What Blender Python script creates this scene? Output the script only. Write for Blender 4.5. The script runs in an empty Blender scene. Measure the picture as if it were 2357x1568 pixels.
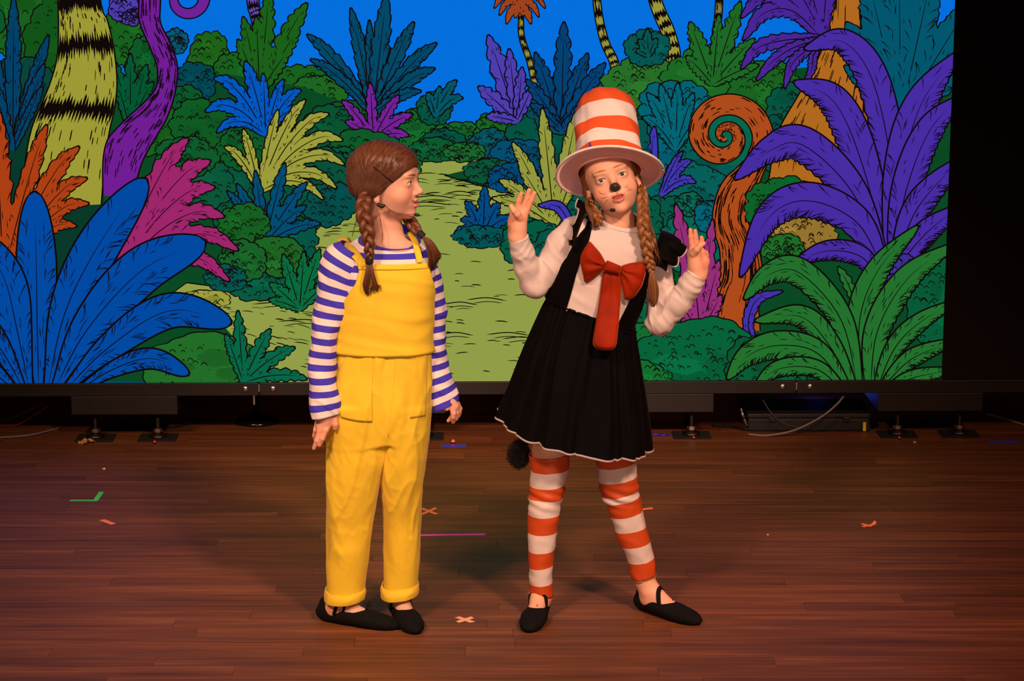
import bpy, bmesh, math, random
import numpy as np
from mathutils import Vector, Matrix
from mathutils.bvhtree import BVHTree

# ---------------------------------------------------------------- camera
F_PX, PITCH = 5500.0, math.radians(11.33)
CAM = np.array([0.0, -6.53, 2.15])
scene = bpy.context.scene
cam_data = bpy.data.cameras.new('camera')
cam_data.sensor_fit = 'HORIZONTAL'
cam_data.sensor_width = 36.0
cam_data.lens = F_PX / 2357.0 * 36.0
cam_data.clip_end = 100
camera = bpy.data.objects.new('camera', cam_data)
scene.collection.objects.link(camera)
camera.location = CAM
camera.rotation_euler = (math.pi / 2 - PITCH, 0, 0)
scene.camera = camera
scene.view_settings.view_transform = 'Standard'
scene.view_settings.look = 'None'
scene.view_settings.exposure = 0.0
scene.view_settings.gamma = 1.0
scene.view_settings.use_curve_mapping = False

# ---------------------------------------------------------------- world: a dark auditorium
world = bpy.data.worlds.new('dark_hall')
scene.world = world
world.use_nodes = True
world.node_tree.nodes['Background'].inputs[0].default_value = (1.0, 0.62, 0.45, 1)
world.node_tree.nodes['Background'].inputs[1].default_value = 0.035

# ---------------------------------------------------------------- stage lamps, plus an added low fill
def spot(name, loc, aim, watts, color, size_deg, blend=0.6, radius=0.12):
    ld = bpy.data.lights.new(name, 'SPOT')
    ld.energy = watts
    ld.color = color
    ld.spot_size = math.radians(size_deg)
    ld.spot_blend = blend
    ld.shadow_soft_size = radius
    ob = bpy.data.objects.new(name, ld)
    scene.collection.objects.link(ob)
    ob.location = loc
    d = Vector(aim) - Vector(loc)
    ob.rotation_euler = d.to_track_quat('-Z', 'Y').to_euler()
    return ob
WARM = (1.0, 0.63, 0.46)
spot('front_spot', (-2.3, -5.0, 5.3), (-0.45, -0.1, 0.75), 1080, WARM, 25, 0.8, 0.35)
spot('front_spot', (2.3, -5.2, 5.3), (0.3, -0.1, 0.75), 1650, WARM, 25, 0.8, 0.35)
spot('front_spot', (-3.2, -4.6, 5.4), (-1.2, 0.85, 0.0), 1100, (1.0, 0.56, 0.32), 26, 0.9, 0.5)
spot('front_spot', (3.6, -4.6, 5.4), (1.3, 0.9, 0.0), 850, (1.0, 0.47, 0.23), 26, 0.9, 0.5)
spot('added_low_fill', (0.4, -9.5, 2.1), (0.1, 0.0, 0.85), 950, (1.0, 0.60, 0.47), 13, 0.8, 0.5)  # added fill lamp standing in for auditorium bounce, lifts the brim underside
spot('side_red_spot', (4.2, 1.2, 3.6), (0.9, -0.4, 0.4), 85, (1.0, 0.12, 0.06), 30, 0.8, 0.1)
spot('side_amber_spot', (-4.0, 1.4, 3.8), (-0.6, -0.2, 0.6), 120, (1.0, 0.45, 0.16), 30, 0.8, 0.1)

# ---------------------------------------------------------------- pixel -> place
_fwd = np.array([0, math.cos(PITCH), -math.sin(PITCH)])
_up = np.array([0, math.sin(PITCH), math.cos(PITCH)])
def rays(px, py):
    px = np.asarray(px, float); py = np.asarray(py, float)
    dx = (px - 1178.5) / F_PX; dy = (784.0 - py) / F_PX
    return np.stack([dx, _fwd[1] + dy * _up[1], _fwd[2] + dy * _up[2]], -1)
def P(px, py, Y=0.0):
    d = rays(px, py)
    return CAM + d * ((Y - CAM[1]) / d[..., 1])[..., None]
def G(px, py, z=0.0):
    d = rays(px, py)
    return CAM + d * ((z - CAM[2]) / d[..., 2])[..., None]
SCREEN_Y, SCREEN_YAW = 2.32, math.radians(1.1)
def S(px, py):
    d = rays(px, py)
    k = math.tan(SCREEN_YAW)
    t = (SCREEN_Y - CAM[1] + k * CAM[0]) / (d[..., 1] - k * d[..., 0])
    w = CAM + d * t[..., None]
    return np.stack([w[..., 0] / math.cos(SCREEN_YAW), w[..., 2]], -1)

# ---------------------------------------------------------------- helpers
rng = random.Random(7)
def link(o, parent=None):
    scene.collection.objects.link(o)
    if parent is not None:
        o.parent = parent
    return o
def tag(o, label=None, cat=None, group=None, kind=None):
    if label: o['label'] = label
    if cat: o['category'] = cat
    if group: o['group'] = group
    if kind: o['kind'] = kind
    return o
def empty(name, loc=(0, 0, 0), rz=0.0):
    o = bpy.data.objects.new(name, None)
    o.empty_display_size = 0.05
    link(o); o.location = loc; o.rotation_euler = (0, 0, rz)
    return o
def lin(c):
    return tuple((x / 255.0 / 12.92) if x <= 10.3 else ((x / 255.0 + 0.055) / 1.055) ** 2.4 for x in c)
def mesh_obj(name, verts, faces, mat=None, parent=None, smooth=True, uvs=None):
    me = bpy.data.meshes.new(name)
    me.from_pydata([tuple(map(float, v)) for v in verts], [], [tuple(map(int, f)) for f in faces])
    if smooth:
        me.polygons.foreach_set('use_smooth', [True] * len(me.polygons))
    if uvs is not None:
        lay = me.uv_layers.new(name='UVMap')
        vi = np.zeros(len(me.loops), np.int32); me.loops.foreach_get('vertex_index', vi)
        lay.data.foreach_set('uv', np.asarray(uvs, np.float32)[vi].ravel())
    if mat is not None: me.materials.append(mat)
    me.update()
    o = bpy.data.objects.new(name, me)
    # verts are in world space: keep that when the parent stands elsewhere
    link(o, parent)
    if parent is not None:
        o.matrix_parent_inverse = Matrix.LocRotScale(parent.location, parent.rotation_euler, None).inverted()
    return o
def box(name, lo, hi, mat, parent=None, bevel=0.0):
    bm = bmesh.new()
    r = bmesh.ops.create_cube(bm, size=1.0)
    for v in bm.verts:
        v.co = Vector([(lo[i] + hi[i]) / 2 + v.co[i] * (hi[i] - lo[i]) for i in range(3)])
    if bevel > 0:
        bmesh.ops.bevel(bm, geom=bm.edges[:], offset=bevel, segments=2, affect='EDGES', profile=0.6)
    me = bpy.data.meshes.new(name); bm.to_mesh(me); bm.free()
    me.materials.append(mat)
    o = bpy.data.objects.new(name, me); link(o, parent)
    if parent is not None:
        o.matrix_parent_inverse = Matrix.LocRotScale(parent.location, parent.rotation_euler, None).inverted()
    return o
def catmull(pts, n):
    pts = np.asarray(pts, float)
    if len(pts) == 2:
        t = np.linspace(0, 1, n)[:, None]; return pts[0] * (1 - t) + pts[1] * t
    q = np.vstack([2 * pts[0] - pts[1], pts, 2 * pts[-1] - pts[-2]])
    m = len(pts) - 1
    s = np.linspace(0, m, n); i = np.minimum(s.astype(int), m - 1); t = (s - i)[:, None]
    a, b, c, d = q[i], q[i + 1], q[i + 2], q[i + 3]
    return 0.5 * (2 * b + (c - a) * t + (2 * a - 5 * b + 4 * c - d) * t ** 2 + (3 * b - a - 3 * c + d) * t ** 3)
def tube_data(path, radii, seg=8, cap=True, flat=1.0):
    """tube along a path; returns verts, faces, uvs"""
    path = np.asarray(path, float); n = len(path)
    radii = np.broadcast_to(np.asarray(radii, float), (n,))
    tan = np.gradient(path, axis=0); tan /= np.linalg.norm(tan, axis=1)[:, None] + 1e-12
    ref = np.array([0, -1.0, 0]) if abs(tan[0][1]) < 0.9 else np.array([1.0, 0, 0])
    V, Fc, UV = [], [], []
    L = np.concatenate([[0], np.cumsum(np.linalg.norm(np.diff(path, axis=0), axis=1))])
    for i in range(n):
        ref = ref - tan[i] * ref.dot(tan[i]); ref /= np.linalg.norm(ref) + 1e-12
        bi = np.cross(tan[i], ref)
        for k in range(seg):
            a = 2 * math.pi * k / seg
            V.append(path[i] + radii[i] * (math.cos(a) * bi + flat * math.sin(a) * ref))
            UV.append((k / seg, L[i]))
    for i in range(n - 1):
        for k in range(seg):
            k2 = (k + 1) % seg
            Fc.append((i * seg + k, i * seg + k2, (i + 1) * seg + k2, (i + 1) * seg + k))
    if cap:
        Fc.append(tuple(range(seg))[::-1]); Fc.append(tuple((n - 1) * seg + k for k in range(seg)))
    return V, Fc, UV
def tube(name, path, radii, mat, parent=None, seg=8, n=None, flat=1.0):
    if n: path = catmull(path, n)
    if np.ndim(radii) and len(radii) != len(path):
        radii = np.interp(np.linspace(0, 1, len(path)), np.linspace(0, 1, len(radii)), radii)
    V, Fc, UV = tube_data(path, radii, seg, True, flat)
    return mesh_obj(name, V, Fc, mat, parent, True, UV)

# ---------------------------------------------------------------- materials
def nmat(name):
    m = bpy.data.materials.new(name); m.use_nodes = True
    nt = m.node_tree; b = nt.nodes['Principled BSDF']
    return m, nt, b
def plain(name, rgb, rough=0.6, metal=0.0, spec=0.5, sheen=0.0, bump=0.0, bscale=300.0, var=0.0, vscale=20.0):
    """plain colour with procedural mottling and fine relief; rgb as sRGB 0-255"""
    m, nt, b = nmat(name)
    c = lin(rgb)
    b.inputs['Base Color'].default_value = (*c, 1)
    b.inputs['Roughness'].default_value = rough
    b.inputs['Metallic'].default_value = metal
    b.inputs['Specular IOR Level'].default_value = spec
    if sheen: b.inputs['Sheen Weight'].default_value = sheen
    tc = nt.nodes.new('ShaderNodeTexCoord')
    if var:
        n = nt.nodes.new('ShaderNodeTexNoise'); n.inputs['Scale'].default_value = vscale; n.inputs['Detail'].default_value = 4
        nt.links.new(tc.outputs['Object'], n.inputs['Vector'])
        mp = nt.nodes.new('ShaderNodeMapRange')
        mp.inputs['To Min'].default_value = 1 - var; mp.inputs['To Max'].default_value = 1 + var
        mp.inputs['From Min'].default_value = 0.3; mp.inputs['From Max'].default_value = 0.7
        nt.links.new(n.outputs['Fac'], mp.inputs['Value'])
        mx = nt.nodes.new('ShaderNodeMix'); mx.data_type = 'RGBA'; mx.blend_type = 'MULTIPLY'
        mx.inputs['Factor'].default_value = 1
        mx.inputs['A'].default_value = (*c, 1)
        nt.links.new(mp.outputs['Result'], mx.inputs['B'])
        nt.links.new(mx.outputs['Result'], b.inputs['Base Color'])
    if bump:
        n = nt.nodes.new('ShaderNodeTexNoise'); n.inputs['Scale'].default_value = bscale; n.inputs['Detail'].default_value = 3
        nt.links.new(tc.outputs['Object'], n.inputs['Vector'])
        bp = nt.nodes.new('ShaderNodeBump'); bp.inputs['Strength'].default_value = bump; bp.inputs['Distance'].default_value = 0.002
        nt.links.new(n.outputs['Fac'], bp.inputs['Height']); nt.links.new(bp.outputs['Normal'], b.inputs['Normal'])
    return m
def glow(name, rgb, strength):
    m, nt, b = nmat(name)
    b.inputs['Base Color'].default_value = (*lin(rgb), 1)
    b.inputs['Emission Color'].default_value = (*lin(rgb), 1)
    b.inputs['Emission Strength'].default_value = strength
    return m
# ================================================================ STAGE FLOOR
def wood_material():
    m, nt, b = nmat('stained_oak')
    geo = nt.nodes.new('ShaderNodeNewGeometry')
    info = nt.nodes.new('ShaderNodeObjectInfo')
    # offset the grain per plank
    off = nt.nodes.new('ShaderNodeVectorMath'); off.operation = 'SCALE'; off.inputs[0].default_value = (37.0, 13.0, 5.0)
    nt.links.new(info.outputs['Random'], off.inputs['Scale'])
    add = nt.nodes.new('ShaderNodeVectorMath'); add.operation = 'ADD'
    nt.links.new(geo.outputs['Position'], add.inputs[0]); nt.links.new(off.outputs[0], add.inputs[1])
    sc = nt.nodes.new('ShaderNodeVectorMath'); sc.operation = 'MULTIPLY'; sc.inputs[1].default_value = (2.2, 60.0, 60.0)
    nt.links.new(add.outputs[0], sc.inputs[0])
    g1 = nt.nodes.new('ShaderNodeTexNoise'); g1.inputs['Scale'].default_value = 1.0; g1.inputs['Detail'].default_value = 6; g1.inputs['Distortion'].default_value = 0.6
    nt.links.new(sc.outputs[0], g1.inputs['Vector'])
    sc2 = nt.nodes.new('ShaderNodeVectorMath'); sc2.operation = 'MULTIPLY'; sc2.inputs[1].default_value = (0.9, 6.0, 6.0)
    nt.links.new(add.outputs[0], sc2.inputs[0])
    g2 = nt.nodes.new('ShaderNodeTexNoise'); g2.inputs['Scale'].default_value = 1.6; g2.inputs['Detail'].default_value = 4
    nt.links.new(sc2.outputs[0], g2.inputs['Vector'])
    mixn = nt.nodes.new('ShaderNodeMath'); mixn.operation = 'MULTIPLY_ADD'; mixn.inputs[1].default_value = 0.55
    nt.links.new(g1.outputs['Fac'], mixn.inputs[0]); 
    m2 = nt.nodes.new('ShaderNodeMath'); m2.operation = 'MULTIPLY'; m2.inputs[1].default_value = 0.42
    nt.links.new(g2.outputs['Fac'], m2.inputs[0]); nt.links.new(m2.outputs[0], mixn.inputs[2])
    m3 = nt.nodes.new('ShaderNodeMath'); m3.operation = 'MULTIPLY_ADD'; m3.inputs[1].default_value = 0.07; 
    nt.links.new(info.outputs['Random'], m3.inputs[0]); nt.links.new(mixn.outputs[0], m3.inputs[2])
    ramp = nt.nodes.new('ShaderNodeValToRGB')
    e = ramp.color_ramp.elements
    e[0].position = 0.27; e[0].color = (*lin((60, 34, 20)), 1)
    e[1].position = 0.90; e[1].color = (*lin((172, 106, 60)), 1)
    x = e.new(0.56); x.color = (*lin((112, 65, 37)), 1)
    nt.links.new(m3.outputs[0], ramp.inputs['Fac'])
    nt.links.new(ramp.outputs['Color'], b.inputs['Base Color'])
    b.inputs['Roughness'].default_value = 0.5
    b.inputs['Specular IOR Level'].default_value = 0.2
    bp = nt.nodes.new('ShaderNodeBump'); bp.inputs['Strength'].default_value = 0.25; bp.inputs['Distance'].default_value = 0.001
    nt.links.new(g1.outputs['Fac'], bp.inputs['Height']); nt.links.new(bp.outputs['Normal'], b.inputs['Normal'])
    return m
WOOD = wood_material()
GROOVE = plain('plank_joint', (30, 14, 10), 0.8)
floor = box('floor', (-6, -4.2, -0.12), (6, 5.2, -0.0045), GROOVE)
tag(floor, 'dark red-brown hardwood stage floor of narrow boards', None, None, 'structure')
def plank_mesh(l, w):
    bm = bmesh.new(); bmesh.ops.create_cube(bm, size=1.0)
    for v in bm.verts:
        v.co = Vector((v.co.x * l, v.co.y * w, v.co.z * 0.010 - 0.005))
    bmesh.ops.bevel(bm, geom=[e for e in bm.edges if all(v.co.z > -0.001 for v in e.verts)], offset=0.0007, segments=1, affect='EDGES')
    me = bpy.data.meshes.new('plank'); bm.to_mesh(me); bm.free(); me.materials.append(WOOD)
    return me
PW = 0.083
plank_shapes = {}
planks, rest_v, rest_f = [], [], []
y = -4.1
row = 0
while y < 4.9:
    x = -5.9 - rng.random() * 1.2
    while x < 5.9:
        l = rng.choice((0.45, 0.7, 0.9, 1.15, 1.4, 1.7))
        a, c = x, x + l - 0.0004
        x += l
        planks.append((abs((a + c) / 2) + 2.2 * max(0, abs(y - 0.9) - 1.75), a, c, y, l))
    y += PW; row += 1
planks.sort()
for k, (_, a, c, yy, l) in enumerate(planks):
    if k < 300:
        if l not in plank_shapes: plank_shapes[l] = plank_mesh(l - 0.0004, PW - 0.0006)
        o = bpy.data.objects.new('plank', plank_shapes[l]); link(o, floor)
        o.location = ((a + c) / 2, yy, 0)
    else:
        b0 = len(rest_v); w = (PW - 0.0007) / 2
        rest_v += [(a, yy - w, 0), (c, yy - w, 0), (c, yy + w, 0), (a, yy + w, 0), (a, yy - w, -.006), (c, yy - w, -.006), (c, yy + w, -.006), (a, yy + w, -.006)]
        rest_f += [tuple(b0 + i for i in f) for f in ((0, 1, 2, 3), (0, 4, 5, 1), (1, 5, 6, 2), (2, 6, 7, 3), (3, 7, 4, 0))]
o = mesh_obj('outer_planks', rest_v, rest_f, WOOD, floor, False); tag(o, kind='stuff')

BLACKCLOTH = plain('black_drape', (10, 9, 9), 0.95, bump=0.3, bscale=60)
# back wall of black drapes, with real folds
fv, ff = [], []
N = 240
for i in range(N + 1):
    x = -6 + 12 * i / N
    yy = 4.6 + 0.07 * math.sin(i * 0.9) + 0.03 * math.sin(i * 0.37 + 1)
    fv += [(x, yy, 0.0), (x, yy, 5.0)]
for i in range(N):
    ff.append((2 * i, 2 * i + 2, 2 * i + 3, 2 * i + 1))
tag(mesh_obj('wall_back', fv, ff, BLACKCLOTH), 'black drape closing the stage behind the screen', None, None, 'structure')

# ================================================================ LED WALL
FRAME = plain('black_powder_coat', (30, 24, 22), 0.55, bump=0.15, bscale=500, var=0.15)
LEDOFF = plain('unlit_led_face', (26, 19, 17), 0.7, spec=0.25, var=0.1)
RUBBER = plain('black_rubber', (14, 13, 13), 0.8)
STEEL = plain('bright_steel', (205, 200, 196), 0.28, 1.0, bump=0.1, bscale=200)
DARKSTEEL = plain('dark_steel', (70, 62, 58), 0.4, 0.9)
led = empty('video_screen', (0, SCREEN_Y, 0), SCREEN_YAW)
tag(led, 'big video wall showing a drawn jungle, standing at the back of the stage', 'video wall')
_l, _ = S(-420.0, 877.0); _r, _z0 = S(2357.0 + 420, 876.0)
Z0 = float(S(1178.0, 877.0)[1]); ZTOP = 2.75
UL = float(S(-620.0, 877.0)[0]); UR = float(S(2357 + 520, 877.0)[0])
def led_local(o):
    o.matrix_parent_inverse = Matrix.Identity(4); return o
def lbox(name, lo, hi, mat, parent=led, bevel=0.0):
    o = box(name, lo, hi, mat, None, bevel); o.parent = parent; return o
# cabinets, half a metre square, butted together
u0 = UL
col = 0
cab_mesh = None
nu = int(math.ceil((UR - UL) / 0.5)); nz = int(math.ceil((ZTOP - Z0) / 0.5))
for i in range(nu):
    for j in range(nz):
        if cab_mesh is None:
            c = lbox('cabinet', (0, 0.0, 0), (0.4995, 0.09, 0.4995), LEDOFF); cab_mesh = c.data
        else:
            c = bpy.data.objects.new('cabinet', cab_mesh); link(c, led)
        c.location = (UL + 0.5 * i, 0.0, Z0 + 0.5 * j)
UR = UL + 0.5 * nu; ZTOP = Z0 + 0.5 * nz
zb = float(S(1178.0, 907.0)[1])
# ground-support beam under the cabinets in two-metre lengths, with its bolts
joint_u = [float(S(597.0, 890.0)[0]), float(S(1832.0, 888.0)[0])]
step = joint_u[1] - joint_u[0]
edges = [joint_u[0] - 2 * step, joint_u[0] - step, joint_u[0], joint_u[1], joint_u[1] + step]
edges[0] = max(edges[0], UL); edges[-1] = min(edges[-1], UR)
for a, c in zip(edges[:-1], edges[1:]):
    if c - a > 0.05:
        lbox('support_beam', (a + 0.001, -0.012, zb), (c - 0.001, 0.09, Z0 - 0.001), FRAME, led, 0.003)
def bolt(u, z, r, name='beam_bolt', y=-0.012):
    bm = bmesh.new()
    bmesh.ops.create_uvsphere(bm, u_segments=14, v_segments=8, radius=r)
    for v in bm.verts: v.co.y *= 0.55
    me = bpy.data.meshes.new(name); bm.to_mesh(me); bm.free(); me.materials.append(STEEL)
    me.polygons.foreach_set('use_smooth', [True] * len(me.polygons))
    o = bpy.data.objects.new(name, me); link(o, led); o.location = (u, y, z)
for ju in joint_u:
    for du in (-0.052, 0.052):
        bolt(ju + du, (Z0 + zb) / 2 + 0.001, 0.0125)
    o = lbox('joint_pin', (ju - 0.003, -0.019, (Z0 + zb) / 2 - 0.010), (ju + 0.003, -0.010, (Z0 + zb) / 2 + 0.018), STEEL, led, 0.001)
u_, v_ = S(584.0, 921.0)
lbox('hanging_pin', (u_ - 0.004, 0.01, v_ - 0.022), (u_ + 0.004, 0.018, zb), STEEL, led, 0.002)
# outrigger boxes with two screw jacks each
for cx in (-330.0, 287.0, 904.0, 1521.0, 2140.0, 2757.0):
    uc = float(S(cx, 920.0)[0]); hw = 0.2
    zt = zb; zl = float(S(1178.0, 949.0)[1])
    b_ = lbox('outrigger_box', (uc - hw, -0.016, zl), (uc + hw, 0.30, zt + 0.0005), FRAME, led, 0.003)
    for du in (-0.117, 0.120):
        ju = uc + du
        # jack: threaded rod, nut, foot disc, base plate
        rod = []; 
        n = 40
        pth = [(ju, 0.02, 0.012 + (zl - 0.010) * k / n) for k in range(n + 1)]
        rr = [0.0085 + (0.0012 if k % 2 else -0.0006) for k in range(n + 1)]
        V, Fc, UV = tube_data(pth, rr, 10)
        o = mesh_obj('jack_rod', V, Fc, DARKSTEEL, None, False); o.parent = led
        V, Fc, UV = tube_data([(ju, 0.02, 0.024), (ju, 0.02, 0.038)], [0.017, 0.017], 6)
        o = mesh_obj('jack_nut', V, Fc, STEEL, None, False); o.parent = led
        V, Fc, UV = tube_data([(ju, 0.02, 0.004), (ju, 0.02, 0.010), (ju, 0.02, 0.022)], [0.034, 0.034, 0.016], 16)
        o = mesh_obj('jack_foot', V, Fc, DARKSTEEL, None, True); o.parent = led
        lbox('base_plate', (ju - 0.072, -0.045, 0.0005), (ju + 0.072, 0.075, 0.0045), RUBBER, led, 0.001)
# ================================================================ THE PICTURE ON THE LED WALL
# flat drawing built as layered flat shapes a hundredth of a millimetre apart, drawn in photo pixels
class Art:
    def __init__(s):
        s.layer, s.last = 0, None
        s.r = random.Random(11)
        s.blocks = []
    def strip(s, L, R, col):
        """quad strip between two polylines; ink over ink shares a layer"""
        s.next(col)
        uv = np.concatenate([S(L[:, 0], L[:, 1]), S(R[:, 0], R[:, 1])])
        n = len(L); i = np.arange(n - 1)
        q = np.stack([i, i + 1, n + i + 1, n + i], 1)
        s.blocks.append((uv, q, col, s.layer))
    def next(s, col):
        if not (col == INK and s.last == INK): s.layer += 1
        s.last = col
    def fan(s, c, ring, col):
        s.next(col)
        pts = np.vstack([[c], ring])
        uv = S(pts[:, 0], pts[:, 1]); n = len(ring); i = np.arange(n)
        q = np.stack([np.zeros(n, int), 1 + i, 1 + (i + 1) % n], 1)
        s.blocks.append((uv, q, col, s.layer))
    def poly(s, pts, col):
        s.next(col)
        pts = np.asarray(pts, float)
        s.blocks.append((S(pts[:, 0], pts[:, 1]), [list(range(len(pts)))], col, s.layer))
INK = (17, 8, 8)
A = Art()
def stroke(pts, w, col=INK, n=None, taper=True):
    p = catmull(pts, n or max(4, 3 * len(pts)))
    t = np.gradient(p, axis=0); t /= np.linalg.norm(t, axis=1)[:, None] + 1e-9
    nrm = np.stack([-t[:, 1], t[:, 0]], 1)
    s = np.linspace(0, 1, len(p))
    w = np.interp(s, np.linspace(0, 1, len(w)), w) if np.ndim(w) else np.full(len(p), float(w))
    if taper: w = w * np.clip(np.minimum(s, 1 - s) * 6 + 0.25, 0, 1)
    A.strip(p + nrm * w[:, None] / 2, p - nrm * w[:, None] / 2, col)
def marks(p, t, nrm, hw, n, ln, r, w=2.0):
    """short ink dashes that follow a shape's run, all in one layer each"""
    for _ in range(n):
        i = r.randrange(2, max(3, len(p) - 3)); side = r.choice((-1, 1)) * r.uniform(0.15, 0.85)
        c = p[i] + nrm[i] * hw[i] * side
        d = t[i] * ln * r.uniform(0.5, 1.3) * 0.5
        d = d + nrm[i] * side * r.uniform(0, .35) * ln * .4
        stroke([c - d, c + d], w * r.uniform(.7, 1.3), n=3)
def shade(col, k): return tuple(max(0, min(255, x * k)) for x in col)
def frond(pts, w, col, teeth=9, style='serr', ow=3.2, rib=True, n=44, hatch=10, root=0.30, seed=None, depth=0.3, tipround=0.5, part='all'):
    """a leaf along a spine; w = half width in px. style: serr, smooth, oak"""
    r = random.Random(seed if seed is not None else len(A.blocks))
    p = catmull(pts, n); L = np.sum(np.linalg.norm(np.diff(p, axis=0), axis=1))
    t = np.gradient(p, axis=0); t /= np.linalg.norm(t, axis=1)[:, None] + 1e-9
    nrm = np.stack([-t[:, 1], t[:, 0]], 1)
    s = np.linspace(0, 1, n)
    prof = (root + (1 - root) * np.sin(np.pi * np.clip(s * 0.9, 0, 1)) ** 0.8) * np.sqrt(np.clip(1 - s ** (3 if tipround >= .5 else 1.6), 0, 1))
    if style == 'smooth' and tipround > .9:
        prof = (root + (1 - root) * np.sin(np.clip(s / .62, 0, 1) * np.pi / 2) ** 1.4) * np.sqrt(np.clip(1 - (np.clip(s - .60, 0, 1) / .40) ** 2, 0, 1))
    prof[-1] = 0
    jag = np.array([r.uniform(-.06, .06) for _ in range(n)])
    def side(ph):
        k = s * teeth + ph
        fr = k % 1.0
        if style == 'serr': return 1 - depth * (1 - fr) * (s > .12)
        if style == 'oak': return 1 - depth * 1.5 * (1 - np.abs(np.sin(np.pi * k)) ** .7) * (s > .1)
        return np.ones(n)
    low = 1 if np.mean(t[:, 0]) > 0 else -1          # which edge hangs lower
    hl = w * prof * (side(r.random()) + jag * (style != 'smooth')); hr = w * prof * (side(r.random()) + jag[::-1] * (style != 'smooth'))
    if style == 'fringe':
        comb = 1 - depth * ((s * teeth * 1.6) % 1.0) * (s > .25)
        hl, hr = (w * prof * comb, w * prof) if low > 0 else (w * prof, w * prof * comb)
    o = ow * (0.5 + 0.5 * np.minimum(1, s * 5 + .4))
    pe = p.copy(); pe[-1] = p[-1] + t[-1] * ow
    if part != 'fill': A.strip(pe + nrm * (hl + o)[:, None], pe - nrm * (hr + o)[:, None], INK)
    if part == 'ink': return
    A.strip(p + nrm * hl[:, None], p - nrm * hr[:, None], col)
    if style == 'fringe':
        for i in range(int(n * .3), int(n * .93), 1):
            h = (hl if low > 0 else hr)[i] + ow * .5; sd = low
            a = p[i] + nrm[i] * sd * h; b = p[i] - t[i] * h * r.uniform(.3, .7) + nrm[i] * sd * h * r.uniform(.45, .8)
            if r.random() < .75: stroke([a, (a + b) / 2 + t[i] * h * .05, b], [3.4, 2.0, .8], n=4)
    if rib:
        k = int(n * .86); stroke(p[2:k:3], [2.6, 2.2, 1.0], n=20)
    for _ in range(hatch):
        i = r.randrange(int(n * .12), int(n * .88)); sd = r.choice((-1, 1)); h = (hl if sd > 0 else hr)[i]
        if r.random() < .6:   # from the edge inwards, slanting back to the root
            a = p[i] + nrm[i] * sd * h; b = p[i] - t[i] * h * r.uniform(.35, .9) + nrm[i] * sd * h * r.uniform(.35, .7)
            stroke([a, (a + b) / 2 + t[i] * h * .06, b], [3.2, 1.8, .8], n=5)
        else:
            c = p[i] + nrm[i] * sd * h * r.uniform(.2, .7); d = t[i] * L * r.uniform(.015, .035)
            stroke([c - d, c + d], 2.0, n=3)
def blobring(cx, cy, rx, ry, lobes, amp, r, n=110):
    a = np.linspace(0, 2 * np.pi, n, endpoint=False); ph = r.random() * 6
    k = 1 - amp + amp * np.abs(np.sin(a * lobes / 2 + ph)) ** .6 + .05 * np.sin(2 * a + ph) + .04 * np.sin(5 * a + 2 * ph) + .035 * np.abs(np.sin(a * lobes * 1.35 + 2 * ph))
    return np.stack([cx + rx * k * np.cos(a), cy + ry * k * np.sin(a)], 1)
def bush(cx, cy, rx, ry, col, lobes=13, amp=.12, ow=3.0, ticks=26, seed=None, tone=True):
    r = random.Random(seed if seed is not None else len(A.blocks))
    ticks = int(ticks * 2.0)
    ring = blobring(cx, cy, rx, ry, lobes, amp, r)
    c = np.array([cx, cy]); d = ring - c; ln = np.linalg.norm(d, axis=1)[:, None]
    A.fan(c, ring + d / ln * ow, INK); A.fan(c, ring, col)
    if tone:
        for _ in range(max(2, ticks // 14)):
            a = r.random() * 6.28; q = r.uniform(.1, .55)
            A.fan(c + [rx * q * math.cos(a), ry * q * math.sin(a)], blobring(cx + rx * q * math.cos(a), cy + ry * q * math.sin(a), rx * r.uniform(.2, .36), ry * r.uniform(.15, .3), 7, .15, r, 26), shade(col, r.choice((.88, .92, 1.08, 1.12))))
    for _ in range(ticks):
        a = r.random() * 6.28; q = r.random() ** .5 * .9
        x, y = cx + rx * q * math.cos(a), cy + ry * q * math.sin(a); s = r.uniform(3, 9)
        if r.random() < .6:
            stroke([(x - s, y + s * .5), (x - s * .3, y - s * .5), (x + s * .5, y - s * .3), (x + s, y + s * .5)], 2.2, n=7)
        else:
            stroke([(x, y), (x + s * .5, y + s * .3)], 2.6, n=3)
def spray(base, tips, w, col, bend=0.12, merge=True, **kw):
    """leaves from one root; each curves away from the upright"""
    b = np.array(base, float); s0 = len(A.blocks)
    for ps, (i, tp) in [(q, e) for q in (('ink', 'fill') if merge else ('all',)) for e in enumerate(tips)]:
        ww = tp[2] if len(tp) > 2 else w
        e = np.array(tp[:2], float); d = e - b
        up = np.array([0, -1.0]); side = np.array([0.0, -abs(d[0])]) * bend * 2
        m1 = b + d * .38 + side * .8; m2 = b + d * .74 + side * .75
        frond([b, m1, m2, e], ww, col, seed=s0 + i, part=ps, **kw)
def dashes(poly, n, ln=22, w=2.2, seed=3, ang=0.0):
    """ground strokes inside a polygon"""
    r = random.Random(seed); poly = np.asarray(poly, float)
    x0, y0 = poly.min(0); x1, y1 = poly.max(0)
    def inside(x, y):
        c = False; j = len(poly) - 1
        for i in range(len(poly)):
            if (poly[i][1] > y) != (poly[j][1] > y) and x < (poly[j][0] - poly[i][0]) * (y - poly[i][1]) / (poly[j][1] - poly[i][1]) + poly[i][0]: c = not c
            j = i
        return c
    k = 0
    while n > 0 and k < 4000:
        k += 1
        x, y = r.uniform(x0, x1), r.uniform(y0, y1)
        if inside(x, y):
            n -= 1; l = ln * r.uniform(.4, 1.5); a = ang + r.uniform(-.12, .12)
            stroke([(x - l / 2, y), (x, y - l * .05 + l * a * .5), (x + l / 2, y + l * a)], w * r.uniform(.6, 1.2), n=5)
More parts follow.
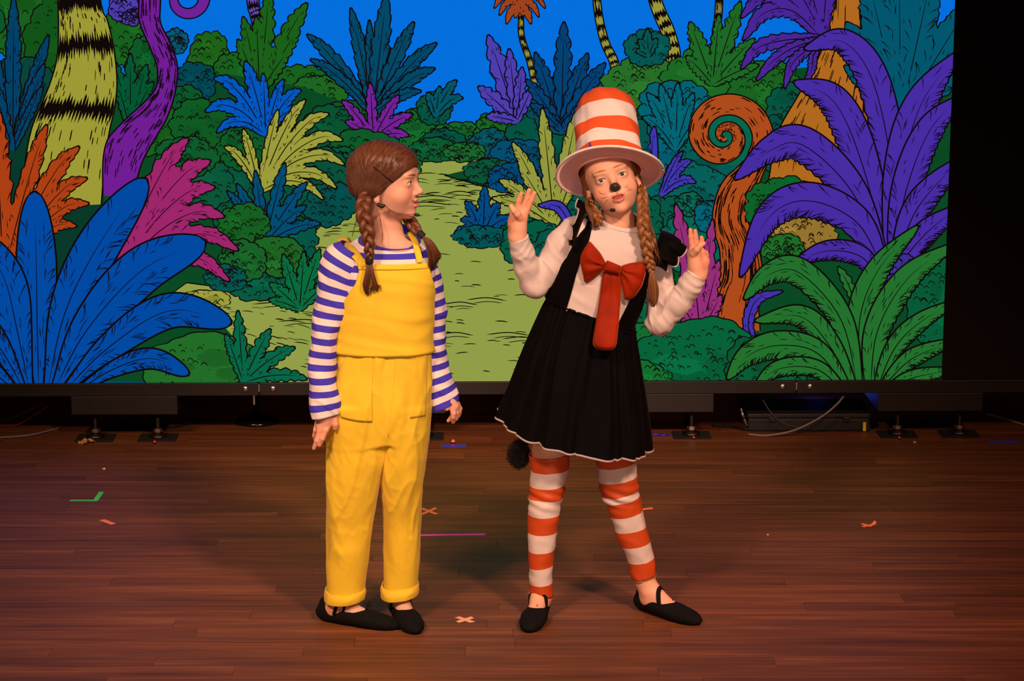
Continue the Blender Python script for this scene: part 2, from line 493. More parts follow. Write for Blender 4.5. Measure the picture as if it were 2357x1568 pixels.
def bands(L, R, ts, col, thick, teeth=11, seed=1):
    """ragged dark bands across a trunk given by its two edges"""
    r = random.Random(seed); L = np.asarray(L, float); R = np.asarray(R, float)
    for t in ts:
        n = teeth * 2 + 1; u = np.linspace(0, 1, n)
        th = thick if not np.ndim(thick) else thick[0]
        def at(tt, uu):
            i = np.clip(tt * (len(L) - 1), 0, len(L) - 1.001); k = i.astype(int); fr = (i - k)[:, None]
            a = L[k] * (1 - fr) + L[k + 1] * fr; b = R[k] * (1 - fr) + R[k + 1] * fr
            return a * (1 - uu[:, None]) + b * uu[:, None]
        sag = -.030 * np.sin(np.pi * u) * th / .05
        j1 = np.array([r.uniform(0, 1) if i % 2 else r.uniform(-.9, -.2) for i in range(n)]) * th * .55
        j2 = np.array([r.uniform(0, 1) if i % 2 else r.uniform(-.9, -.2) for i in range(n)]) * th * .55
        A.strip(at(t - th / 2 + sag * .3 - j1, u), at(t + th / 2 + sag * .3 + j2, u), col)
def trunk(L, R, col, n=40, ow=3.4, hatch=30, seed=5):
    L = catmull(L, n); R = catmull(R, n)
    d = R - L; d /= np.linalg.norm(d, axis=1)[:, None] + 1e-9
    A.strip(L - d * ow, R + d * ow, INK); A.strip(L, R, col)
    r = random.Random(seed)
    for _ in range(hatch):
        i = r.randrange(1, n - 5); k = r.choice((r.uniform(.03, .25), r.uniform(.7, .97), r.uniform(.05, .95)))
        j = min(n - 1, i + r.randrange(2, 4))
        q = [L[m] * (1 - k) + R[m] * k for m in range(i, j + 1)]
        stroke(q, 2.1 * r.uniform(.7, 1.4), n=6)
    return L, R

SKY = (4, 112, 224); GREEN = (24, 98, 30); GREEN2 = (12, 88, 42); TEALG = (4, 84, 66); TEAL = (2, 74, 106)
BLUE = (2, 74, 164); BRIGHT = (2, 88, 192); YEL = (158, 158, 60); PURP = (112, 30, 150); VIO = (72, 44, 164)
PINK = (160, 38, 108); ORG = (174, 64, 20); GOLD = (178, 106, 30); BIGG = (36, 114, 46); PATH = (148, 160, 72)
OLILAC = (78, 62, 176)

# ---- sky and far palms
A.poly([(-700, -760), (2400, -760), (2400, 900), (-700, 900)], SKY)
def palm_trunk(pts, w, col, nb, seed):
    p = catmull(pts, 40); t = np.gradient(p, axis=0); t /= np.linalg.norm(t, axis=1)[:, None]
    nr = np.stack([-t[:, 1], t[:, 0]], 1); ww = np.linspace(w[0], w[1], 40)[:, None] / 2
    trunk(p + nr * ww, p - nr * ww, col, 40, 3, 6, seed)
    bands(p + nr * ww, p - nr * ww, [(k + .5) / nb for k in range(nb)], INK, .48 / nb, 4, seed)
palm_trunk([(1199, 30), (1201, 85), (1219, 140), (1230, 190)], (9, 11), (150, 145, 60), 7, 2)
spray((1197, 12), [(1138, 18, 9), (1150, 34, 9), (1166, 54, 10), (1186, 40, 9), (1204, 36, 8), (1222, 54, 10), (1240, 38, 9), (1254, 18, 9), (1136, -8, 9), (1256, -10, 9), (1190, -30, 10), (1220, -26, 9)], 10, (160, 66, 30), bend=.25, teeth=5, hatch=4, n=18, rib=False, ow=2.4)
palm_trunk([(1366, -140), (1374, 5), (1390, 90), (1412, 140), (1420, 180)], (13, 19), (150, 148, 62), 11, 3)
palm_trunk([(1470, -160), (1508, 0), (1536, 70), (1550, 130), (1544, 190)], (24, 33), (158, 152, 58), 10, 4)
palm_trunk([(1658, -140), (1655, 10), (1648, 80), (1642, 150)], (13, 15), (128, 120, 62), 8, 5)
palm_trunk([(570, -150), (582, 0), (588, 30), (594, 60)], (26, 22), (98, 72, 170), 6, 6)
# ---- far foliage masses
for a in ((40, 40, 120, 90, GREEN), (150, 90, 90, 120, (18, 84, 26)), (-160, 20, 160, 160, GREEN2), (295, 90, 62, 70, GREEN), (340, 150, 50, 70, (14, 90, 40)),
          (40, 250, 120, 120, (10, 70, 60)), (405, 95, 26, 30, (6, 92, 120)), (480, 140, 48, 68, (30, 100, 24)), (545, 170, 60, 50, GREEN), (690, 210, 66, 62, GREEN), (735, 215, 60, 42, (30, 104, 34))):
    bush(*a)
bush(285, 18, 36, 30, OLILAC, 7); bush(305, 40, 24, 18, OLILAC, 6)
A.poly([(240, 190), (520, 170), (700, 200), (820, 250), (960, 300), (1130, 310), (1400, 300), (1480, 220), (1720, 170), (1900, 150), (2190, 150), (2190, 880), (240, 880)], (10, 74, 36))
A.poly([(-700, 250), (240, 190), (240, 880), (-700, 880)], (8, 58, 42))
bush(446, 192, 50, 50, (2, 72, 84), 11); bush(420, 250, 60, 50, GREEN2); bush(360, 300, 70, 60, GREEN); bush(470, 290, 80, 60, (16, 92, 36))
spray((300, 300), [(262, 140, 16), (300, 125, 16), (338, 150, 16), (352, 190, 15), (268, 190, 13)], 15, (4, 88, 52), style='oak', teeth=6)
spray((598, 215), [(706, 8, 24), (688, 70, 20), (620, -20, 22), (560, 40, 18), (548, 92, 18), (590, 40, 18), (664, 120, 18)], 18, (28, 98, 26), style='oak', teeth=8, bend=.05)
# ---- middle: big teal palm, violet oak leaves, blue palm
for a in ((820, 290, 80, 60, GREEN2), (960, 300, 66, 50, (18, 98, 40)), (1060, 320, 70, 40, (20, 104, 44)), (1020, 330, 50, 34, TEALG), (760, 300, 70, 60, (8, 84, 50)), (1150, 300, 60, 46, (22, 100, 34)), (1000, 250, 38, 40, TEALG)):
    bush(*a)
spray((1003, 268), [(1050, 186, 12), (1012, 200, 11), (984, 214, 11), (1064, 226, 12)], 11, (2, 88, 104), style='oak', teeth=4, hatch=4, n=24)
spray((858, 262), [(708, 80, 17), (716, 137, 14), (808, 20, 17), (850, 48, 13), (890, -12, 23), (952, 52, 19), (1004, 100, 18), (1000, 158, 17), (968, 210, 14)], 17, TEAL, bend=.06, teeth=7, hatch=22, merge=False)
spray((860, 318), [(788, 232, 12), (852, 192, 13), (918, 220, 13), (948, 264, 14), (940, 312, 13), (905, 334, 12), (796, 280, 12)], 13, (116, 34, 150), bend=.05, teeth=6, style='oak', hatch=6, n=26)
bush(1130, 330, 50, 32, (6, 84, 96)); bush(1280, 330, 110, 90, TEALG); bush(1320, 240, 110, 70, (6, 76, 92))
spray((1190, 280), [(1124, 82, 24), (1172, 114, 17), (1102, 200, 20), (1202, 156, 15), (1226, 200, 13), (1120, 268, 14)], 18, OLILAC, style='oak', teeth=5, bend=.02, hatch=8, merge=False)
spray((1292, 300), [(1232, 122, 19), (1298, 52, 22), (1352, 124, 20), (1392, 146, 20), (1212, 184, 16), (1400, 210, 18), (1222, 240, 14)], 18, (2, 66, 116), bend=.04, style='oak', teeth=6, hatch=16, merge=False)
# ---- right, behind
for a in ((1480, 190, 90, 60, (40, 112, 40)), (1490, 110, 50, 44, (4, 88, 84)), (1640, 190, 120, 80, (28, 106, 36)), (1760, 210, 90, 70, (26, 100, 34)), (1830, 250, 70, 60, (6, 86, 66)), (1560, 250, 90, 66, (2, 100, 116)),
          (1540, 340, 80, 70, (2, 92, 108)), (1640, 380, 90, 80, (4, 92, 84)), (1580, 440, 90, 70, (6, 96, 92)), (1520, 520, 80, 70, (6, 88, 70)), (1770, 330, 60, 60, (4, 80, 70)), (1600, 560, 90, 70, (8, 100, 84))):
    bush(*a)
spray((1492, 130), [(1490, 68, 11), (1470, 92, 9), (1512, 90, 10), (1465, 120, 9)], 10, (4, 88, 84), style='oak', teeth=4, hatch=3, n=20)
spray((1640, 195), [(1704, 4, 21), (1588, 52, 22), (1655, 34, 14), (1736, 90, 18), (1580, 130, 16), (1745, 150, 15)], 18, (30, 106, 38), style='oak', teeth=8, bend=.03)
spray((1555, 345), [(1490, 215, 16), (1520, 195, 16), (1560, 192, 16), (1596, 215, 15), (1612, 270, 13), (1480, 270, 14)], 15, (2, 102, 118), teeth=7, bend=.1)
frond([(1506, 400), (1500, 350), (1506, 292)], 14, (64, 54, 176), style='smooth', hatch=4)
spray((1520, 450), [(1590, 370, 13), (1600, 420, 13), (1570, 350, 9)], 12, (64, 54, 176), teeth=6, bend=.12)
bush(1585, 470, 34, 26, (8, 104, 84), 9); bush(1640, 500, 40, 40, (2, 100, 118), 9)
# gold trunk with teal and violet palms before it
trunk([(1913, -160), (1913, 0), (1900, 93), (1870, 164), (1837, 223), (1790, 310), (1770, 420)], [(1990, -160), (2000, 0), (2010, 120), (2010, 200), (2010, 280), (2010, 380), (2005, 460)], GOLD, 40, 3.4, 120, 8)
spray((2072, 275), [(1948, 52, 40), (1996, -60, 48), (2070, -70, 48), (2150, -80, 42), (2240, 0, 42), (1944, 152, 22), (2230, 140, 36)], 40, (2, 88, 112), bend=.02, teeth=13, hatch=30, depth=.2)
spray((1893, 88), [(1906, -70, 24), (1850, -60, 22), (1780, -40, 22), (1706, 40, 22), (1710, 92, 22)], 22, (74, 38, 152), bend=.22, teeth=9, hatch=16)
frond([(1893, 88), (1810, 92), (1745, 110), (1706, 158)], 19, (74, 38, 152), hatch=12)
frond([(1893, 90), (1830, 108), (1780, 140), (1742, 184)], 16, (74, 38, 152), hatch=10)
frond([(1893, 92), (1850, 120), (1822, 150), (1806, 202)], 15, (74, 38, 152), hatch=10)
frond([(1893, 92), (1872, 130), (1868, 160), (1850, 195)], 11, (74, 38, 152), hatch=6)
# spiral vine
th = np.linspace(0, 2 * np.pi * 1.9, 130)
qt = np.array([0, .52, 2.09, 3.66, 5.24, 6.81, 8.38, 9.95, 11.94])
rad = np.interp(th, qt, [90, 88, 71, 60, 45, 31, 20, 13, 7])
cx, cy = 1668, 312
ang = 0.52 - th
sp = np.stack([cx + rad * np.cos(ang), cy + rad * np.sin(ang)], 1)
wsp = np.interp(th, qt, [46, 46, 45, 42, 34, 24, 16, 11, 7])
A.fan((1676, 304), blobring(1676, 304, 76, 76, 1, .0, random.Random(1)), (6, 104, 78))
stem = np.array([(1690, 760), (1692, 700), (1706, 640), (1700, 570), (1680, 510), (1690, 450), (1716, 412), (1740, 376)], float)
stem = catmull(stem, 40)
wst = np.interp(np.linspace(0, 1, 40), [0, .2, .5, .8, 1], [116, 104, 80, 72, 46])
full = np.vstack([stem, sp]); fw = np.concatenate([wst, wsp])
t_ = np.gradient(full, axis=0); t_ /= np.linalg.norm(t_, axis=1)[:, None] + 1e-9
n_ = np.stack([-t_[:, 1], t_[:, 0]], 1)
A.strip(full + n_ * (fw / 2 + 3.2)[:, None], full - n_ * (fw / 2 + 3.2)[:, None], INK)
A.strip(full + n_ * (fw / 2)[:, None], full - n_ * (fw / 2)[:, None], (176, 76, 28))
rr_ = random.Random(4)
for k in range(300):
    i = rr_.randrange(1, 40) if k % 2 else rr_.randrange(1, len(full) - 8); o_ = rr_.choice((rr_.uniform(-.46, -.2), rr_.uniform(.2, .46), rr_.uniform(-.46, .46)))
    j = i + rr_.randrange(2, 5)
    stroke(full[i:j + 1] + (n_ * (fw * o_)[:, None])[i:j + 1], 2.4 * rr_.uniform(.6, 1.3), n=6)
# ---- violet giant leaves at right
bush(1800, 470, 90, 60, (14, 100, 42)); bush(1830, 540, 90, 50, (150, 116, 46), ticks=40); bush(1800, 570, 50, 30, (30, 110, 40))
VL = [([(2045, 600), (2052, 400), (2010, 190), (1940, 96), (1852, 112)], 40), ([(2040, 600), (1985, 380), (1920, 235), (1828, 188)], 44),
      ([(2050, 600), (2075, 400), (2120, 240), (2205, 120)], 46), ([(2055, 610), (2085, 440), (2140, 300), (2215, 220)], 38),
      ([(2058, 615), (2100, 500), (2150, 430), (2220, 360)], 34), ([(2060, 620), (2110, 560), (2150, 520), (2220, 470)], 30),
      ([(2036, 610), (1960, 440), (1850, 335), (1775, 345), (1692, 412)], 44), ([(2034, 620), (1970, 510), (1860, 462), (1770, 500), (1704, 636)], 44),
      ([(2030, 650), (1980, 590), (1900, 578), (1818, 612)], 26)]
for pts, w in VL:
    frond(pts, w, VIO, teeth=15, hatch=34, depth=.16, n=70, ow=3.8, root=.22, style='fringe')
bush(2060, 640, 70, 60, (62, 46, 150), ticks=40); bush(2150, 690, 60, 110, (8, 92, 56), ticks=34)
frond([(1736, 790), (1722, 745), (1742, 690), (1800, 670)], 15, (66, 50, 170), hatch=6)
frond([(1965, 690), (1950, 650), (1930, 615)], 13, (36, 112, 46), style='oak', teeth=4, hatch=4)
# ---- right foreground mounds, magenta plant
spray((1612, 770), [(1556, 470, 22), (1640, 506, 17), (1590, 560, 20), (1655, 600, 17), (1540, 660, 18), (1500, 720, 17), (1660, 680, 16)], 18, (150, 46, 120), style='oak', teeth=7, bend=.02, hatch=14)
bush(1440, 740, 80, 60, (12, 100, 52)); bush(1500, 700, 80, 70, (10, 96, 60)); bush(1490, 820, 100, 76, (18, 112, 48)); bush(1610, 850, 170, 110, (8, 100, 58), 9, .05, ticks=90); bush(1470, 880, 80, 46, (20, 110, 46)); bush(1760, 850, 90, 80, (8, 88, 50), ticks=50)
for pts, w in (([(1985, 900), (1978, 740), (2022, 620), (2112, 520)], 32), ([(2002, 900), (2020, 760), (2090, 640), (2200, 560)], 34), ([(2015, 900), (2060, 800), (2120, 740), (2210, 690)], 24),
               ([(2020, 905), (2080, 840), (2130, 810), (2215, 780)], 22), ([(1976, 900), (1935, 735), (1840, 628), (1770, 632), (1713, 688)], 34), ([(1966, 900), (1905, 790), (1840, 728), (1738, 738)], 30),
               ([(1955, 905), (1880, 812), (1790, 795), (1720, 820), (1674, 872)], 34), ([(1950, 910), (1880, 850), (1790, 850), (1730, 900)], 22), ([(2030, 910), (2100, 870), (2210, 850)], 18)):
    frond(pts, w, BIGG, teeth=14, hatch=34, depth=.16, n=66, ow=3.8, root=.24, style='fringe')
# ---- the path
path = [(948, 366), (1040, 358), (1100, 364), (1078, 390), (1020, 404), (1110, 430), (1215, 446), (1180, 480), (1140, 520), (1180, 580), (1240, 640), (1300, 700), (1400, 760), (1440, 900), (600, 900), (560, 800), (470, 700), (380, 688), (430, 652), (520, 664), (640, 690), (720, 700), (760, 640), (700, 560), (760, 500), (860, 440), (960, 400)]
A.poly([(x, y - 3) for x, y in path], INK); A.poly(path, PATH)
dashes([(960, 380), (1200, 450), (1130, 520), (900, 500)], 46, 34, 2.2, 5)
dashes([(1000, 520), (1150, 560), (1300, 720), (1300, 860), (1030, 860)], 40, 26, 2.2, 6)
dashes([(480, 690), (740, 720), (760, 860), (600, 820)], 46, 26, 2.2, 7, .2)
dashes([(760, 520), (860, 500), (800, 600), (730, 600)], 20, 30, 2.2, 8)
for x, y, l in ((1080, 420, 40), (1060, 445, 34), (980, 470, 60), (1000, 455, 50), (1100, 540, 40), (1060, 700, 40), (1120, 690, 46), (1170, 770, 50), (1200, 780, 44), (1050, 770, 40), (650, 700, 70), (700, 740, 60)):
    stroke([(x - l, y), (x, y - 5), (x + l, y + 2)], 2.4); stroke([(x - l * .7, y + 8), (x, y + 4), (x + l * .8, y + 7)], 1.8)
# path borders, right of the walk
bush(1200, 370, 76, 50, (4, 78, 112)); bush(1130, 395, 60, 30, (10, 86, 56)); bush(1180, 410, 60, 34, (2, 74, 120)); bush(1260, 470, 70, 60, (4, 84, 70))
spray((1112, 545), [(1116, 428, 15), (1072, 464, 13), (1150, 466, 14), (1178, 506, 14), (1062, 506, 12), (1046, 540, 12)], 13, (2, 74, 132), style='oak', teeth=5, hatch=6, n=28)
bush(1110, 545, 70, 24, (4, 84, 86), 15)
bush(1390, 420, 80, 80, (6, 86, 74)); bush(1420, 330, 80, 80, (6, 84, 78))
spray((1276, 520), [(1248, 250, 20), (1330, 252, 22), (1180, 328, 18), (1196, 384, 16), (1150, 414, 18), (1134, 456, 16), (1350, 330, 18)], 18, (150, 154, 62), teeth=7, bend=.05, hatch=16)
bush(1230, 566, 76, 60, (4, 90, 66), 11); bush(1440, 520, 90, 90, (6, 88, 66)); bush(1480, 620, 70, 60, (8, 92, 70)); bush(1330, 600, 120, 90, (4, 84, 70))
frond([(1330, 560), (1290, 480), (1240, 472)], 12, (64, 54, 176), style='smooth', hatch=3)
# ---- left of the walk
for a in ((840, 350, 90, 50, (14, 92, 42)), (900, 380, 70, 40, (20, 98, 40)), (800, 400, 70, 60, (8, 86, 56)), (870, 430, 60, 40, (10, 90, 52)), (1000, 345, 60, 26, (12, 90, 48)), (1070, 350, 46, 22, (26, 104, 46))): bush(*a)
for a in ((560, 460, 90, 80, (8, 84, 60)), (720, 420, 90, 80, (8, 82, 60)), (470, 420, 70, 60, (10, 88, 58)), (760, 470, 60, 50, (4, 80, 76)), (560, 340, 60, 50, (14, 92, 40)), (430, 360, 70, 46, (14, 92, 44)), (640, 560, 90, 60, (6, 86, 70)), (590, 640, 80, 50, (8, 92, 66))):
    bush(*a)
spray((612, 310), [(565, 142, 18), (494, 180, 17), (474, 256, 18), (500, 304, 14), (652, 184, 13), (692, 208, 15), (690, 256, 13), (606, 170, 12)], 16, BRIGHT, bend=.14, teeth=7, hatch=12)
spray((598, 440), [(518, 338, 12), (560, 298, 13), (640, 254, 13), (702, 230, 16), (756, 262, 17), (788, 322, 18), (792, 378, 17), (774, 432, 16), (744, 458, 12)], 15, YEL, bend=.13, teeth=7, hatch=12)
spray((610, 560), [(656, 376, 15), (588, 394, 13), (546, 424, 13), (706, 420, 15), (704, 474, 14), (736, 514, 14), (540, 480, 13), (524, 440, 11)], 14, (2, 78, 116), style='oak', teeth=6, bend=.05, hatch=10)
bush(560, 520, 62, 50, (22, 98, 34)); bush(640, 590, 66, 46, (30, 102, 36), 9, .06); bush(560, 600, 56, 46, (24, 98, 40)); bush(520, 640, 50, 30, (4, 88, 80))
spray((690, 712), [(736, 574, 16), (652, 586, 15), (622, 652, 15), (768, 640, 14), (700, 580, 13), (620, 690, 12)], 14, (10, 108, 62), style='oak', teeth=6, bend=.03, hatch=8)
bush(470, 690, 60, 22, (158, 160, 60), 9, .1, ticks=14)
# ---- left trunk and vine
L_, R_ = trunk([(135, -200), (136, 0), (137, 60), (134, 130), (118, 190), (98, 240), (74, 300), (60, 380), (56, 480)], [(214, -200), (230, 0), (247, 50), (262, 120), (268, 190), (262, 250), (251, 300), (240, 370), (232, 470)], (160, 156, 54), 60, 3.6, 170, 9)
bands(L_, R_, [.135], INK, .05, 20, 1)
bands(L_, R_, [.343], INK, .070, 22, 1); bands(L_, R_, [.648], INK, .085, 22, 2)
trunk([(330, -180), (322, 0), (324, 51), (346, 105), (361, 143), (365, 170), (360, 204), (336, 234), (299, 268), (268, 299), (248, 326), (239, 373), (239, 450)], [(372, -180), (368, 0), (368, 51), (387, 92), (404, 136), (407, 173), (400, 221), (384, 268), (367, 299), (343, 339), (326, 373), (314, 410), (300, 450)], (114, 30, 150), 60, 3.6, 170, 10)
th = np.linspace(0, 6.6, 60); rad = 42 - th * 3.6
ring_ = np.stack([430 + rad * np.cos(-.4 + th), -4 + rad * np.sin(-.4 + th)], 1)
stroke(ring_, [30, 26, 20, 10], INK, 60, False); stroke(ring_, [24, 20, 14, 6], (112, 34, 152), 60, False)
spray((30, 345), [(-40, 40, 20), (32, -6, 21), (112, 82, 17), (102, 148, 16), (98, 200, 13), (-30, 150, 18)], 18, (2, 66, 106), bend=.03, teeth=8, hatch=24, merge=False)
spray((8, 640), [(-10, 236, 34), (108, 288, 24), (182, 338, 25), (200, 410, 22), (204, 468, 20), (176, 520, 18), (-90, 330, 30)], 22, ORG, bend=.13, teeth=9, hatch=20)
spray((262, 650), [(432, 318, 29), (484, 370, 31), (494, 430, 28), (516, 498, 28), (548, 575, 26), (528, 646, 24)], 28, PINK, bend=.13, teeth=9, hatch=22)
# ---- left foreground
bush(470, 850, 150, 78, (34, 110, 40), 7, .04, ticks=26)
spray((560, 880), [(548, 716, 15), (622, 758, 18), (678, 800, 18), (706, 872, 16), (520, 770, 13)], 16, (8, 104, 72), style='oak', teeth=6, bend=.05, hatch=10)
bush(80, 760, 150, 120, (14, 22, 20), ticks=60)
for pts, w in (([(90, 905), (86, 740), (84, 600), (80, 442)], 48), ([(70, 905), (40, 760), (10, 640), (-50, 540)], 48), ([(60, 905), (0, 800), (-60, 740), (-150, 690)], 36), ([(50, 910), (-30, 850), (-150, 810)], 26),
               ([(108, 905), (150, 720), (230, 560), (336, 412)], 52), ([(122, 905), (200, 760), (330, 620), (472, 556)], 56), ([(140, 908), (250, 800), (390, 715), (532, 742)], 42), ([(160, 912), (260, 850), (350, 825), (434, 860)], 24)):
    frond(pts, w * .93, BLUE, style='smooth', tipround=1.0, hatch=60, n=60, ow=4.2, root=.16)
# ---- beyond the left edge of the photograph the jungle goes on
for x in range(-680, -80, 75):
    bush(x, 300 + 40 * math.sin(x), 90, 110, (10, 80, 44)); 
for x in range(-640, -120, 110):
    spray((x, 640), [(x - 90, 420, 24), (x - 30, 330, 26), (x + 50, 350, 26), (x + 100, 470, 22)], 24, (TEAL, PINK, YEL, BIGG)[(x // 110) % 4], bend=.1)
    spray((x + 40, 905), [(x - 80, 700, 30), (x, 600, 34), (x + 90, 620, 34), (x + 150, 760, 28)], 30, (BIGG, VIO, BLUE)[(x // 110) % 3], bend=.1)

def build_art():
    ur, ur2 = S(np.array([2168.0, 2197.0]), np.array([871.0, 0.0]))
    ulim = float((ur[0] + ur2[0]) / 2)
    lo = np.array([UL + 0.01, Z0]); hi = np.array([ulim, ZTOP - 0.01])
    V, Fc, C = [], [], []
    def clip(poly):
        for ax in (0, 1):
            for bound, sgn in ((lo[ax], 1), (hi[ax], -1)):
                out = []
                for i in range(len(poly)):
                    a, b = poly[i - 1], poly[i]
                    da, db = sgn * (a[ax] - bound), sgn * (b[ax] - bound)
                    if da >= 0: 
                        if db >= 0: out.append(b)
                        else: out.append(a + (b - a) * da / (da - db))
                    elif db >= 0:
                        out.append(a + (b - a) * da / (da - db)); out.append(b)
                poly = out
                if len(poly) < 3: return []
        return poly
    base = 0
    for uv, faces, col, lay in A.blocks:
        c = lin(col); yy = -0.0006 - lay * 6.0e-6
        inb = (uv >= lo - 1e-9).all() and (uv <= hi + 1e-9).all()
        if inb:
            V.append(np.column_stack([uv[:, 0], np.full(len(uv), yy), uv[:, 1]]))
            Fc += [[base + int(k) for k in f] for f in faces]; C += [c] * len(faces); base += len(uv)
        else:
            for f in faces:
                q = clip([uv[int(k)] for k in f])
                if q:
                    q = np.array(q); V.append(np.column_stack([q[:, 0], np.full(len(q), yy), q[:, 1]]))
                    Fc.append(list(range(base, base + len(q)))); C.append(c); base += len(q)
    V = np.vstack(V)
    me = bpy.data.meshes.new('screen_picture')
    me.from_pydata(V.tolist(), [], Fc)
    at = me.color_attributes.new('picture', 'FLOAT_COLOR', 'CORNER')
    counts = np.array([len(f) for f in Fc])
    cc = np.repeat(np.column_stack([np.array(C), np.ones(len(C))]), counts, axis=0)
    at.data.foreach_set('color', cc.astype(np.float32).ravel())
    m = bpy.data.materials.new('led_picture'); m.use_nodes = True
    nt = m.node_tree; nt.nodes.clear()
    out = nt.nodes.new('ShaderNodeOutputMaterial'); em = nt.nodes.new('ShaderNodeEmission')
    ca = nt.nodes.new('ShaderNodeVertexColor'); ca.layer_name = 'picture'
    # the LED columns: a fine vertical grid of the real pixel pitch
    tc = nt.nodes.new('ShaderNodeTexCoord'); wv = nt.nodes.new('ShaderNodeTexWave'); wv.bands_direction = 'X'
    wv.inputs['Scale'].default_value = 105.0
    nt.links.new(tc.outputs['Object'], wv.inputs['Vector'])
    mr = nt.nodes.new('ShaderNodeMapRange'); mr.inputs['To Min'].default_value = 0.88; mr.inputs['To Max'].default_value = 1.06
    nt.links.new(wv.outputs['Fac'], mr.inputs['Value'])
    mx = nt.nodes.new('ShaderNodeMix'); mx.data_type = 'RGBA'; mx.blend_type = 'MULTIPLY'; mx.inputs['Factor'].default_value = 1
    nt.links.new(ca.outputs['Color'], mx.inputs['A']); nt.links.new(mr.outputs['Result'], mx.inputs['B'])
    nt.links.new(mx.outputs['Result'], em.inputs['Color']); em.inputs['Strength'].default_value = 1.0
    nt.links.new(em.outputs[0], out.inputs['Surface'])
    m.cycles.emission_sampling = 'NONE'
    me.materials.append(m); me.update()
    o = bpy.data.objects.new('screen_picture', me); link(o, led)
    tag(o, 'glowing cartoon jungle of blue, violet, orange and green plants around a pale path')
    print('ART', len(Fc), 'faces', A.layer, 'layers')
build_art()
